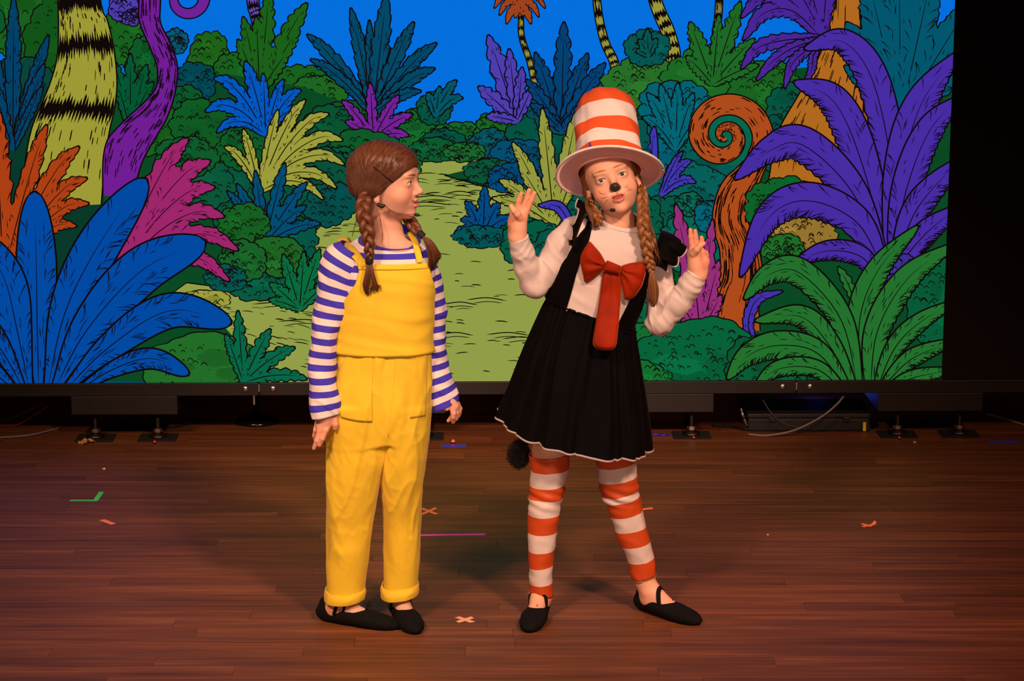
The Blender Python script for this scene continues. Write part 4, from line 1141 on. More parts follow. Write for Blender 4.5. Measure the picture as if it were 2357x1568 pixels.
def slipper(root, heel, toe, name='slipper'):
    R, O, L = foot_frame(heel, toe); k = L / .205
    c = O + R @ np.array([.1 * k, 0, .04]); h = .14
    v = Vol(axis(c[0] - h, c[0] + h, .0026), axis(c[1] - h, c[1] + h, .0026), axis(-.004, .085, .0026))
    v.frame(R, O)
    for a, b in zip(FOOT[:-1], FOOT[1:]):
        for t in (0, .5, 1):
            q = [a[i] * (1 - t) + b[i] * t for i in range(4)]
            v.ell((q[0] * k, 0, q[1]), (.036 * k, q[2] + .001, q[3] + .003), .014)
    v.cone((.018 * k, 0, .036), (.012 * k, 0, .056), .021, .017, .015)
    v.ell((.070 * k, 0, .074), (.062 * k, .0225, .042), .004, 'sub', ry_(.18))
    v.half((0, 0, -1), -.001, .004)
    V, Q = v.mesh(2)
    L2 = (V - O) @ R
    g = np.sin(L2[:, 0] * 420 + 3 * np.sin(L2[:, 1] * 90)) * .0006 * (L2[:, 0] > .15 * k) * (L2[:, 2] < .012)     # gathers under the toe
    V = V + vnormals(V, Q) * g[:, None]
    o = mesh_obj(name, V, Q, SLIPPER, root)
    return o, R, O, k
def slipper_straps(slip, R, O, k, bvh, rows):
    """elastic straps lying over the instep"""
    for (x0, s0, x1, w) in rows:
        pts, nr = [], []
        for t in np.linspace(0, 1, 9):
            a = math.pi * (1 - t) if s0 > 0 else math.pi * t
            l = np.array([(x0 + (x1 - x0) * t) * k, .036 * math.cos(a), .030 + .055 * math.sin(a)])
            q = O + R @ l; h = bvh.find_nearest(Vector(q))
            if h[0] is None: continue
            n = np.array(h[1]); 
            if n.dot(q - np.array(h[0])) < 0: n = -n
            pts.append(np.array(h[0]) + n * .0012); nr.append(n)
        ribbon('strap', pts, nr, w, SLIPPER, slip, .0018, 30)
# ================================================================ PERSON IN YELLOW DUNGAREES
def camray(px, py, bvh, lift=0.0, default=None):
    d = rays(px, py); d = d / np.linalg.norm(d)
    h = bvh.ray_cast(Vector(CAM), Vector(d))
    if h[0] is None: return None if default is None else P(px, py, default)
    return np.array(h[0]) - d * lift
def camnormal(px, py, bvh):
    d = rays(px, py); d = d / np.linalg.norm(d)
    h = bvh.ray_cast(Vector(CAM), Vector(d))
    if h[0] is None: return np.array([0, -1.0, .2])
    n = np.array(h[1]); return n if n.dot(d) < 0 else -n
def zk(y, xl, xr, Y, ry):
    a, b = P(xl, y, Y), P(xr, y, Y)
    return (a[2], (a[0] + b[0]) / 2, Y, (b[0] - a[0]) / 2, ry)
def applique(name, surfbvh, quad, mat, parent, nu=22, nv=22, lift=.004, thick=.003, edge=None):
    """flat cloth piece laid on a garment; quad = four corners tl, tr, br, bl in photo pixels"""
    q = np.array(quad, float); V = []
    for j in range(nv):
        for i in range(nu):
            u, v = i / (nu - 1), j / (nv - 1)
            p = (q[0] * (1 - u) + q[1] * u) * (1 - v) + (q[3] * (1 - u) + q[2] * u) * v
            if edge is not None: p = p + edge(u, v)
            h = camray(p[0], p[1], surfbvh, lift)
            if h is None: h = V[-1] if V else P(p[0], p[1], 0)
            V.append(h)
    Fq = [(j * nu + i, (j + 1) * nu + i, (j + 1) * nu + i + 1, j * nu + i + 1) for j in range(nv - 1) for i in range(nu - 1)]
    o = mesh_obj(name, V, Fq, mat, parent)
    md = o.modifiers.new('thickness', 'SOLIDIFY'); md.thickness = thick; md.offset = -1
    return o
def girl_one():
    YB = .06
    root = empty('person', tuple(G(860, 1440)))
    tag(root, 'person in yellow dungarees and striped shirt looking sideways at the hat wearer', 'person')
    SKIN = skin_material('skin_fair', (226, 172, 146))
    base, lip, cheek = (226, 170, 142), (205, 104, 92), (224, 138, 112)
    BLUE_, WHITE_ = plain('violet_blue_jersey', (58, 46, 184), .85, bump=.12, bscale=800, var=.06), plain('white_jersey', (226, 214, 208), .85, bump=.12, bscale=800, var=.03)
    YEL_ = plain('yellow_jersey', (232, 196, 36), .82, sheen=.1, bump=.15, bscale=700, var=.05, vscale=9)
    HAIR = hair_material('brown_hair', (52, 27, 16), (132, 77, 45))
    TIE = plain('black_elastic', (16, 13, 14), .7, bump=.4, bscale=600)
    # ---- skeleton in space
    R = rz_(math.radians(72)) @ rx_(math.radians(-2)); nose = P(974, 441, YB - .033)
    O = nose - R @ np.array([0, -.1067, .0785])
    footA = (G(740, 1428), G(903, 1449)); footB = (G(910, 1412), G(956, 1459))
    def ankle(f, h=.10):
        d = f[1] - f[0]; d = d / np.linalg.norm(d); return f[0] + d * .045 + np.array([0, 0, h])
    aA, aB = ankle(footA) + [.013, 0, 0], ankle(footB)
    xs = axis(P(700, 900, YB)[0], P(1075, 900, YB)[0], .0022); ys = axis(-.14, .24, .004, ((YB - .13, YB + .11),), .0021)
    zs = axis(-.002, 1.43, .006, ((-.01, .12), (.50, .70), (1.09, 1.43)), .0019)
    v = Vol(xs, ys, zs)
    # trunk, neck, legs
    v.zloft([zk(560, 838, 960, YB + .02, .045), zk(585, 796, 980, YB + .012, .060), zk(640, 804, 980, YB, .070), zk(800, 788, 978, YB, .072), zk(900, 772, 975, YB, .078), zk(990, 772, 972, YB, .075)], .02)
    sp = lambda a, b, c: P(a, b, YB + c)
    v.chain([sp(790, 598, -.01), sp(746, 790, -.03), sp(752, 948, -.075)], [.034, .025, .022], .02)
    v.chain([sp(978, 604, .03), sp(1003, 790, .04), sp(1024, 914, .02)], [.032, .025, .021], .02)
    v.chain([sp(820, 960, 0), sp(812, 1150, 0), aA + [.010, 0, .06]], [.058, .036, .025], .02)
    v.chain([sp(935, 960, 0), sp(928, 1150, .01), aB + [0, 0, .06]], [.056, .036, .028], .02)
    add_foot(v, *footA, aA + [0, 0, .05]); add_foot(v, *footB, aB + [0, 0, .05])
    add_head(v, R, O, smile=1.0, gap=.0030, eye_open=.0044)
    v.cone(R @ np.array([0, .014, .045]) + O, sp(897, 562, .012), .043, .044, .015)
    v.ell(sp(905, 572, -.02), (.055, .03, .03), .03)
    # hand on the left of the picture
    h = -.078; px = 1 / 806.
    v.chain([sp(752, 945, h), sp(750, 964, h), sp(743, 984, h - .004)], [.0225, .0225, .0180], .010)
    v.cone(sp(753, 972, h - .004), sp(736, 978, h), .0125, .0110, .010)
    for pts, rad in (([(757, 976, h - .008), (750, 990, h - .016), (742, 1010, h - .018), (735.5, 1025, h - .012)], (.0098, .0084, .0074, .0060)),
                     ([(745, 978, h - .004), (736, 992, h - .012), (729, 1014, h - .014), (722.5, 1032, h - .008)], (.0095, .0080, .0070, .0058)),
                     ([(735, 976, h + .006), (727, 990, h + .002), (724, 1003, h + .010), (727, 1018, h + .020)], (.0090, .0074, .0066, .0055)),
                     ([(731, 972, h + .016), (727, 986, h + .020), (728, 1000, h + .028), (731, 1012, h + .034)], (.0080, .0066, .0058, .0048)),
                     ([(763, 955, h + .004), (770, 964, h - .010), (772, 977, h - .014), (771, 986, h - .012)], (.0110, .0094, .0086, .0070))):
        v.chain([sp(*p) for p in pts], rad, .0035)
    # hand on the right of the picture, loosely closed
    h = .005
    v.chain([sp(1022, 912, .015), sp(1033, 924, h), sp(1044, 936, h - .002)], [.0190, .0180, .0160], .010)
    for pts, rad in (([(1040, 934, h - .010), (1044, 952, h - .014), (1043, 960, h - .012), (1042, 967, h - .006)], (.0098, .0080, .0072, .0060)),
                     ([(1047, 934, h - .002), (1051, 950, h - .002), (1048, 962, h + .002), (1043, 972, h + .008)], (.0090, .0076, .0068, .0056)),
                     ([(1051, 932, h + .006), (1056, 946, h + .008), (1054, 957, h + .012), (1050, 966, h + .018)], (.0085, .0070, .0062, .0052)),
                     ([(1053, 929, h + .014), (1059, 941, h + .016), (1058, 951, h + .018), (1055, 960, h + .022)], (.0076, .0062, .0054, .0046)),
                     ([(1046, 945, h + .006), (1040, 958, h + .006), (1032, 969, h + .006)], (.0060, .0060, .0056)),
                     ([(1018, 928, h - .002), (1022, 934, h - .014), (1028, 941, h - .016)], (.0090, .0080, .0074))):
        v.chain([sp(*p) for p in pts], rad, .0032)
    V, Q = v.mesh(2)
    tint = head_tint(V, R, O, base, lip, cheek)
    hd = np.min([np.linalg.norm(V - sp(*c), axis=1) for c in ((728, 1015, -.09), (742, 1000, -.09), (771, 982, -.09), (1045, 955, 0), (1026, 938, -.01))], axis=0)
    k = np.clip(1 - hd / .035, 0, .5)[:, None]; tint = tint * (1 - k) + np.array(lin((222, 148, 118))) * k
    body = mesh_obj('body', V, Q, SKIN, root); paint(body, tint)
    bvh = bvh_of(V, Q)
    add_eyes(root, R, O, (92, 66, 44), look=(.25, -.95, -.05), brow=(120, 72, 44), bvh=bvh)
    teeth(root, R, O, 6, .0520, -.0815)
    # nails
    NAIL = plain('nail', (232, 176, 156), .3)
    # ---- hair
    hv = Vol(axis(O[0] - .16, O[0] + .16, .0026), axis(O[1] - .15, O[1] + .15, .0026), axis(O[2] + .0, O[2] + .25, .0026))
    hv.frame(R, O)
    hv.ell((0, .017, .134), (.0805, .097, .0865), .01); hv.ell((0, -.026, .148), (.0655, .0635, .0555), .03); hv.ell((0, .052, .085), (.068, .055, .062), .03)
    hv.ell((-.066, .034, .072), (.022, .030, .036), .02); hv.ell((.066, .034, .072), (.022, .030, .036), .02)
    for s in (-1, 1): hv.ell((s * .070, .014, .098), (.015, .030, .026), .015)
    hv.half((0, -1, -1.10), -.0745 / 1.487, .010); hv.half((0, .25, -1), -.042, .02)
    HV, HQ = hv.mesh(2)
    LL = (HV - O) @ R
    n = vnormals(HV, HQ)
    # combed grooves running from the parting to the ear
    ang = np.arctan2(LL[:, 2] - .062, -(LL[:, 1] - .035))
    HV = HV + n * (.0006 * np.sin(ang * 46 + 5 * vnoise(LL * 30, 2)) + .0014 * vnoise(np.column_stack([ang * 9, LL[:, 0] * 8, LL[:, 2] * 6]), 4))[:, None]
    uv = np.column_stack([ang * 1.6, np.linalg.norm(LL - [0, .035, .062], axis=1)])
    hair = mesh_obj('hair', HV, HQ, HAIR, root, True, uv)
    hb = bvh_of(HV, HQ); r = random.Random(3)
    c0 = np.array([0, .016, .128]); paths = []
    for s in (-1, 1):
        for k in range(620 if s < 0 else 160):
            q = r.random()
            a = np.array([.018 + .02 * r.random() - (.01 if s > 0 else 0), -.082 + .170 * q, .170 + .052 * math.sin(q * 2.6) - .02 * q]) - c0
            e = np.array([s * .082, .030 + r.uniform(-.028, .034), .070 + r.uniform(-.012, .026)]) - c0
            pts = []
            for t in np.linspace(0, 1, 9):
                d = a * (1 - t) + e * t; d[1] += -.050 * math.sin(math.pi * t) * (1 - q) ** 1.2 * 1.0 + .03 * math.sin(math.pi * t) * q; d[0] += s * .030 * math.sin(math.pi * t)
                d /= np.linalg.norm(d); wd = R @ d; o_ = R @ c0 + O
                h = hb.ray_cast(Vector(o_ + wd * .3), Vector(-wd))
                if h[0] is None: continue
                pts.append(np.array(h[0]) + wd * r.uniform(-.0004, .0014))
            if len(pts) > 4: paths.append(pts)
    wisps('hair_strands', paths, .00075, HAIR, hair)
    # near braid
    bp = [sp(852, 446, -.060), sp(838, 462, -.076), sp(836, 490, -.094), sp(844, 520, -.104), sp(848, 550, -.110), sp(851, 578, -.108), sp(850, 596, -.104)]
    braid('braid', bp, .0125, HAIR, hair, 2.3, rs=(.8, 1.12, 1.15, 1.05, .85, .6))
    tube('hair_tie', [sp(850, 592, -.103), sp(850, 600, -.102), sp(850, 607, -.101)], [.0105, .0118, .0105], TIE, hair, 14, 8)
    paths = []
    for k in range(280):
        a = r.uniform(-1, 1); b = r.uniform(-1, 1)
        ex = 846 + a * 9 + (30 * (a - .2) if a > .2 else 0) + r.uniform(-2, 2); ey = 678 - 14 * abs(a) + r.uniform(-10, 6)
        paths.append([sp(850 + a * 5, 600, -.101 + b * .004), sp(851 + a * 10, 628, -.106 + b * .008), sp(848 + a * 13 + (8 if a > .2 else 0), 655, -.104 + b * .008), sp(ex, ey, -.100 + b * .008)])
    wisps('braid_end', paths, .0013, HAIR, hair, 5)
    # far braid over the other shoulder
    bp = [sp(930, 470, .055), sp(940, 500, .02), sp(954, 522, -.02), sp(966, 538, -.045)]
    braid('braid', bp, .0115, HAIR, hair, 1.5, rs=(1, 1, .9, .6))
    tube('hair_tie', [sp(964, 535, -.044), sp(970, 541, -.048), sp(975, 545, -.05)], [.0095, .0105, .0095], TIE, hair, 14, 8)
    paths = []
    for k in range(260):
        a = r.uniform(-1, 1); b = r.uniform(-1, 1)
        paths.append([sp(971 + a * 3, 541 + a * 3, -.048 + b * .004), sp(985 + a * 8, 556 - a * 3, -.056 + b * .008), sp(997 + a * 12, 580 - a * 4, -.056 + b * .008), sp(1001 + a * 14 + r.uniform(-3, 3), 610 - a * 20 + r.uniform(-8, 6), -.050 + b * .006)])
    wisps('braid_end', paths, .0013, HAIR, hair, 5)
    # loose hairs by the ear and neck
    paths = [[sp(838 + 3 * r.random(), 455, -.07), sp(826 - 6 * r.random(), 500, -.09), sp(815 - 8 * r.random(), 535 + 12 * r.random(), -.085)] for _ in range(5)]
    paths += [[sp(872, 490, -.06), sp(878 + 3 * r.random(), 530, -.08), sp(876 + 5 * r.random(), 560, -.085)] for _ in range(3)]
    wisps('loose_hair', paths, .0007, HAIR, hair)
    # hair grip
    PIN = plain('dark_metal_grip', (40, 30, 28), .25, .9)
    pts = [camray(860 + 44 * t, 384 + 36 * t, hb, .0022) for t in np.linspace(0, 1, 9)]
    tube('hair_grip', [p for p in pts if p is not None], .0013, PIN, root, 8, 20)
    # headset microphone
    BLK = plain('black_plastic', (16, 14, 16), .5); WIRE = plain('flesh_wire', (120, 66, 44), .5)
    mic = tube('headset_microphone', [P(868, 470, YB - .083), P(879, 475, YB - .082), P(885, 472, YB - .083)], [.004, .006, .004], BLK, root, 10, 8)
    bpts = [P(885, 471, YB - .083)] + [camray(x, y, bvh, .004, YB - .07) for x, y in ((895, 481), (912, 489), (933, 493))] + [P(954, 493, YB - .045)]
    tube('microphone_boom', bpts, .0011, WIRE, mic, 6, 24)
    tube('microphone_capsule', [P(953, 494, YB - .046), P(957, 494.5, YB - .046), P(962, 495, YB - .046), P(966, 495.5, YB - .046)], [.0028, .0046, .0046, .0026], BLK, mic, 12, 10)
    # ---- shirt
    keys = [ring(778, 870, 988, 870, YB, .084), ring(776, 800, 990, 800, YB, .084), ring(784, 720, 992, 720, YB, .088), ring(788, 660, 998, 660, YB, .088), ring(778, 614, 1002, 614, YB + .004, .082),
            ring(778, 588, 995, 590, YB + .008, .074, .002), ring(800, 567, 978, 570, YB + .012, .066, .008), ring(834, 551, 962, 555, YB + .014, .062, .017), ring(858, 541, 950, 545, YB + .014, .060, .026)]
    T = Surf(keys, 2.3)
    f1 = lambda p, th, v: folds(p, .0016, (14, 14, 22), 3)
    top = loft('shirt', T, [WHITE_, BLUE_], nb=21, sub=4, nu=72, parent=root, fold=f1, first=1, thick=.0015)
    col_ = loft('collar', T, [BLUE_], nb=1, sub=6, nu=64, parent=root, thick=.003, v0=.955, v1=1.0, off=.0025)
    def sleeve(keys, nb, first, seed):
        Sf = Surf(keys, 2.2)
        fo = lambda p, th, v: folds(p, .0042, (20, 20, 26), seed, (16, 0)) * np.clip((v - .02) * 6, 0, 1) + .004 * np.sin(th * 2 + 9 * v) * np.sin(v * 14)
        return loft('sleeve', Sf, [WHITE_, BLUE_], nb=nb, sub=5, nu=56, parent=root, fold=fo, first=first, thick=.0022)
    slv = sleeve([ring(786, 556, 836, 588, YB - .006, .050), ring(757, 572, 836, 616, YB - .008, .056), ring(742, 604, 824, 644, YB - .010, .056), ring(733, 652, 813, 676, YB - .012, .052), ring(727, 700, 801, 712, YB - .022, .048),
            ring(718, 760, 780, 766, YB - .032, .044), ring(712, 830, 774, 834, YB - .046, .040), ring(712, 890, 775, 888, YB - .062, .038), ring(716, 930, 780, 922, YB - .074, .037), ring(723, 962, 782, 950, YB - .080, .034)], 26, 1, 11)
    sleeve([ring(950, 584, 994, 592, YB + .03, .045), ring(952, 640, 1010, 632, YB + .034, .050), ring(962, 700, 1022, 690, YB + .036, .046), ring(968, 770, 1027, 765, YB + .036, .042), ring(973, 830, 1029, 820, YB + .034, .038),
            ring(982, 884, 1040, 866, YB + .028, .036), ring(992, 920, 1047, 896, YB + .020, .034), ring(1002, 946, 1054, 922, YB + .012, .030)], 24, 0, 12)
    # ---- dungarees: trousers
    xs = axis(P(735, 900, YB)[0], P(1010, 900, YB)[0], .0034); ys = axis(-.09, .22, .0034); zs = axis(.04, P(900, 796, YB)[2] + .02, .0040)
    tv = Vol(xs, ys, zs)
    tv.zloft([zk(800, 773, 993, YB, .092), zk(850, 767, 993, YB, .094), zk(920, 758, 990, YB, .098), zk(975, 757, 985, YB, .094), zk(1012, 762, 978, YB, .086)], .01, power=2.3)
    yA, yB = float(aA[1]) + .004, float(aB[1]) - .006
    tv.zloft([zk(930, 757, 890, YB, .090), zk(1030, 755, 896, YB, .088), zk(1100, 754, 876, YB, .080), zk(1200, 753, 859, yA, .070), zk(1300, 752, 845, yA, .060), zk(1376, 753, 838, yA, .054)], .020, power=2.3)
    tv.zloft([zk(930, 870, 988, YB + .005, .090), zk(1030, 880, 981, YB + .006, .088), zk(1100, 879, 972, YB + .012, .080), zk(1200, 884, 969, yB, .070), zk(1300, 885, 965, yB, .060), zk(1364, 883, 959, yB, .052)], .010, power=2.3)
    TV, TQ = tv.mesh(2)
    n = vnormals(TV, TQ)
    zt = TV[:, 2]
    f = folds(TV, .0050, (15, 15, 4), 21, (5, 0)) + folds(TV, .0034, (20, 20, 9), 23, (-16, 4)) + .35 * folds(TV, .0030, (40, 40, 24), 24, (14, 4))
    TV = TV + n * (f * np.clip((zt - .10) / .12, .12, 1))[:, None]
    tr = mesh_obj('dungaree_trousers', TV, TQ, YEL_, root); tb = bvh_of(TV, TQ)
    for (k0, k1, Yc, d) in (((752, 1356, 838, 1352), (750, 1380, 837, 1372), yA, .059), ((881, 1346, 961, 1340), (879, 1372, 961, 1362), yB, .057)):
        Sf = Surf([ring(*k0, Yc, d - .003, .006), ring(*[(a + b) / 2 for a, b in zip(k0, k1)], Yc, d + .001, .006), ring(*k1, Yc, d + .001, .006)], 2.2)
        loft('cuff', Sf, [YEL_], 1, 14, 56, root, lambda p, th, v: folds(p, .0022, (30, 30, 30), 9) + .0012 * np.sin(np.pi * v), thick=.004)
    # bib
    vv = np.linspace(T.v_at(806), T.v_at(599), 44)
    ypx = np.linspace(812, 608, 44)
    le = np.interp(ypx, [600, 625, 650, 675, 700, 730, 760, 812], [838, 838, 832, 819, 803, 792, 784, 770]); re = np.interp(ypx, [598, 640, 680, 740, 812], [977, 988, 993, 996, 996])
    t0, t1 = T.th_at(le, vv), T.th_at(re, vv)
    t0 = t0 + np.interp(ypx, [640, 720, 812], [0, .12, 1.1]); t1 = t1 - np.interp(ypx, [640, 700, 812], [0, .2, 1.1])
    fb = lambda p, th, v: folds(p, .0026, (9, 9, 26), 31, (5, 0)) + .006 * np.exp(-((v - vv[0]) / .05) ** 2)
    bib = patch('bib', T, vv, t0, t1, YEL_, root, .0075, .003, 60, fb)
    patch('bib_hem', T, np.linspace(T.v_at(609), T.v_at(597), 5), *[np.array([a] * 5) for a in (T.th_at(837, T.v_at(603)), T.th_at(977, T.v_at(603)))], YEL_, root, .0108, .003, 50)
    bv2 = np.linspace(T.v_at(806), T.v_at(660), 20)
    patch('back_panel', T, bv2, np.full(20, math.pi + .95), np.full(20, 2 * math.pi - .95), YEL_, root, .0075, .003, 40)
    # waist seam and fly seam
    ws = [camray(x, y, tb, .001) for x, y in ((776, 803), (800, 807), (840, 812), (880, 814), (920, 814), (955, 808), (985, 797))]
    tube('waist_seam', [p for p in ws if p is not None], .0022, YEL_, root, 8, 40)
    ws = [camray(x, y, tb, .0002) for x, y in [(float(np.interp(q, [816, 900, 1020], [911, 905, 892])), q) for q in range(818, 1010, 9)]]
    tube('front_seam', [p for p in ws if p is not None], .0009, YEL_, root, 6)
    # straps
    sb = bvh_of([v.co for ob in (top, slv) for v in ob.data.vertices], [list(p.vertices) for p in top.data.polygons] + [[i + len(top.data.vertices) for i in p.vertices] for p in slv.data.polygons])
    for pts, w in ((((839, 613), (824, 594), (808, 576), (794, 563)), (.020, .023, .027, .029, .029, .028, .028)), (((967, 604), (961, 580), (956, 560), (951, 549)), (.018, .018, .018, .020))):
        P3 = [camray(x, y, sb, .012 if i == 0 else .009, YB - .05) for i, (x, y) in enumerate(pts)]; N3 = [np.array(q) for q in (((0, -1, .15), (-.1, -.85, .5), (-.15, -.55, .8), (-.15, -.2, 1)) if pts[0][0] < 900 else ((.1, -1, .15), (.1, -.8, .5), (.1, -.5, .8), (0, -.2, 1)))]
        e = P3[-1]; P3 += [e + [-.008, .022, .010], e + [-.004, .055, .006], e + [.012 if pts[0][0] < 900 else -.012, .095, -.035]]; N3 += [np.array([-.1, 0, 1]), np.array([0, .4, .9]), np.array([0, 1, .3])]
        ribbon('strap', P3, N3, w, YEL_, root, .003, 36, .001)
    # pockets
    applique('pocket', tb, [(800, 812), (857, 822), (857, 972), (786, 962)], YEL_, root, 24, 30, .0035, .003, lambda u, v: np.array([(1 - u) * (-26 * math.sin(math.pi * min(1, v * 1.0)) * .8), u * 0 + math.sin(math.pi * u) * 3 * v]))
    applique('pocket', tb, [(958, 814), (984, 806), (980, 958), (944, 963)], YEL_, root, 16, 30, .0035, .003)
    # ---- slippers
    for ft, rows in ((footA, ((.050, 1, .098, .010), (.074, 1, .104, .007))), (footB, ((.058, 1, .080, .010), (.085, -1, .062, .009)))):
        sl, Rf, Of, k = slipper(root, *ft)
        slipper_straps(sl, Rf, Of, k, bvh, rows)
        # drawstring bow at the throat
        c = Of + Rf @ np.array([.126 * k, 0, .046])
        lp = [c, c + Rf @ np.array([.004, .006, .010]), c + Rf @ np.array([.012, .008, .026]), c + Rf @ np.array([.017, .003, .020]), c + Rf @ np.array([.008, -.001, .006]), c]
        if ft is footA:
            tube('drawstring', lp, .0011, SLIPPER, sl, 6, 30); tube('drawstring', [c, c + Rf @ np.array([.012, 0, .010]), c + Rf @ np.array([.022, 0, .020])], .0011, SLIPPER, sl, 6, 12)
            tube('drawstring', [c, c + Rf @ np.array([-.010, -.010, .002]), c + Rf @ np.array([-.020, -.022, -.008])], .0009, SLIPPER, sl, 6, 14)
        tube('drawstring_knot', [c + Rf @ np.array([-.004, -.005, -.004]), c, c + Rf @ np.array([.003, .006, -.003])], [.003, .0036, .003], SLIPPER, sl, 8, 8)
    return root
girl1 = girl_one()
# ================================================================ PERSON IN THE STRIPED HAT
def proj(p):
    d = np.asarray(p) - CAM; z = d @ _fwd
    return np.stack([1178.5 + F_PX * d[..., 0] / z, 784 - F_PX * (d @ _up) / z], -1)
def th_edge(surf, v, edge):
    """angle on the camera side where the loft crosses a line drawn in the photo (edge: (x, y) points going down)"""
    e = np.array(edge, float); th = np.linspace(.02, math.pi - .02, 300); out = []
    for vv in v:
        p = proj(surf.pt(th, np.full(300, vv))[0]); d = p[:, 0] - np.interp(p[:, 1], e[:, 1], e[:, 0])
        out.append(float(np.interp(0, d[::-1], th[::-1])))
    return np.array(out)
def pillow(name, outline, Yb, bulge, mat, root, knot=None, nr=9, per=72, ridges=0, amp=.0, slope=0.0):
    """soft filled shape with a domed front, from an outline in photo pixels at depth Yb"""
    o = np.array(outline, float); o = np.vstack([o, o[:1]])
    L = np.concatenate([[0], np.cumsum(np.linalg.norm(np.diff(o, axis=0), axis=1))])
    s = np.linspace(0, L[-1], per, endpoint=False); ring_ = np.stack([np.interp(s, L, o[:, i]) for i in (0, 1)], 1)
    for _ in range(2): ring_ = (np.roll(ring_, 1, 0) + 2 * ring_ + np.roll(ring_, -1, 0)) / 4
    c = ring_.mean(0); V, Fc = [], []
    for sgn in (-1, 1):
        for j in range(nr):
            q = 1 - j / nr; h = bulge * math.sqrt(max(0, 1 - q ** 2.4)) * (1 if sgn < 0 else .25)
            for i in range(per):
                p = c + (ring_[i] - c) * q; hh = h
                if knot is not None and ridges and sgn < 0:
                    a = math.atan2(p[1] - knot[1], p[0] - knot[0]); dd = math.hypot(p[0] - knot[0], p[1] - knot[1])
                    hh = h + amp * math.sin(a * ridges + .6 * math.sin(dd * .06)) * math.exp(-dd / 55) * (1 - q ** 6)
                V.append(P(p[0], p[1], Yb + sgn * hh - slope * max(0, p[1] - 680)))
        V.append(P(c[0], c[1], Yb + sgn * bulge * (1 if sgn < 0 else .25) - slope * max(0, c[1] - 680)))
    B = nr * per + 1
    for b, fl in ((0, False), (B, True)):
        for j in range(nr - 1):
            for i in range(per):
                f = (b + j * per + i, b + j * per + (i + 1) % per, b + (j + 1) * per + (i + 1) % per, b + (j + 1) * per + i); Fc.append(f[::-1] if fl else f)
        for i in range(per):
            f = (b + (nr - 1) * per + i, b + (nr - 1) * per + (i + 1) % per, b + nr * per); Fc.append(f[::-1] if fl else f)
    ob = mesh_obj(name, V, Fc, mat, root)
    bm = bmesh.new(); bm.from_mesh(ob.data); bmesh.ops.remove_doubles(bm, verts=bm.verts[:], dist=1e-5); bmesh.ops.recalc_face_normals(bm, faces=bm.faces[:]); bm.to_mesh(ob.data); bm.free()
    ob.data.polygons.foreach_set('use_smooth', [True] * len(ob.data.polygons))
    return ob
def velvet(name, rgb, tint, rough=.7, sheen=1.0):
    m = plain(name, rgb, rough, spec=.06, bump=.25, bscale=420, var=.25, vscale=14)
    b = m.node_tree.nodes['Principled BSDF']; b.inputs['Sheen Weight'].default_value = sheen; b.inputs['Sheen Roughness'].default_value = .35; b.inputs['Sheen Tint'].default_value = (*lin(tint), 1)
    return m
def banded(name, surf, bounds, mats, parent, sub=6, nu=48, fold=None, first=0, thick=.0018):
    """cloth tube with bands of unequal width; bounds in 0..1"""
    v = np.concatenate([np.linspace(a, b, sub, endpoint=False) for a, b in zip(bounds[:-1], bounds[1:])] + [[bounds[-1]]])
    th = np.linspace(0, 2 * np.pi, nu, endpoint=False); TH, VV = np.meshgrid(th, v)
    p, n = surf.pt(TH, VV, np.zeros(TH.shape))
    if fold is not None: p = p + n * fold(p.reshape(-1, 3), TH.ravel(), VV.ravel()).reshape(TH.shape)[..., None]
    i = np.arange(len(v) - 1)[:, None] * nu; k = np.arange(nu)[None, :]
    Fq = np.stack([i + k, i + nu + k, i + nu + (k + 1) % nu, i + (k + 1) % nu], -1).reshape(-1, 4)
    if surf.D[0, 2] < surf.D[-1, 2]: Fq = Fq[:, ::-1]
    ob = mesh_obj(name, p.reshape(-1, 3), Fq, None, parent, True, np.column_stack([(TH / 6.2832).ravel(), (VV * surf.len).ravel()]))
    for m in mats: ob.data.materials.append(m)
    ob.data.polygons.foreach_set('material_index', np.repeat((np.arange(len(v) - 1) // sub + first) % len(mats), nu).astype(np.int32))
    if thick:
        md = ob.modifiers.new('thickness', 'SOLIDIFY'); md.thickness = thick; md.offset = -1
    return ob, p
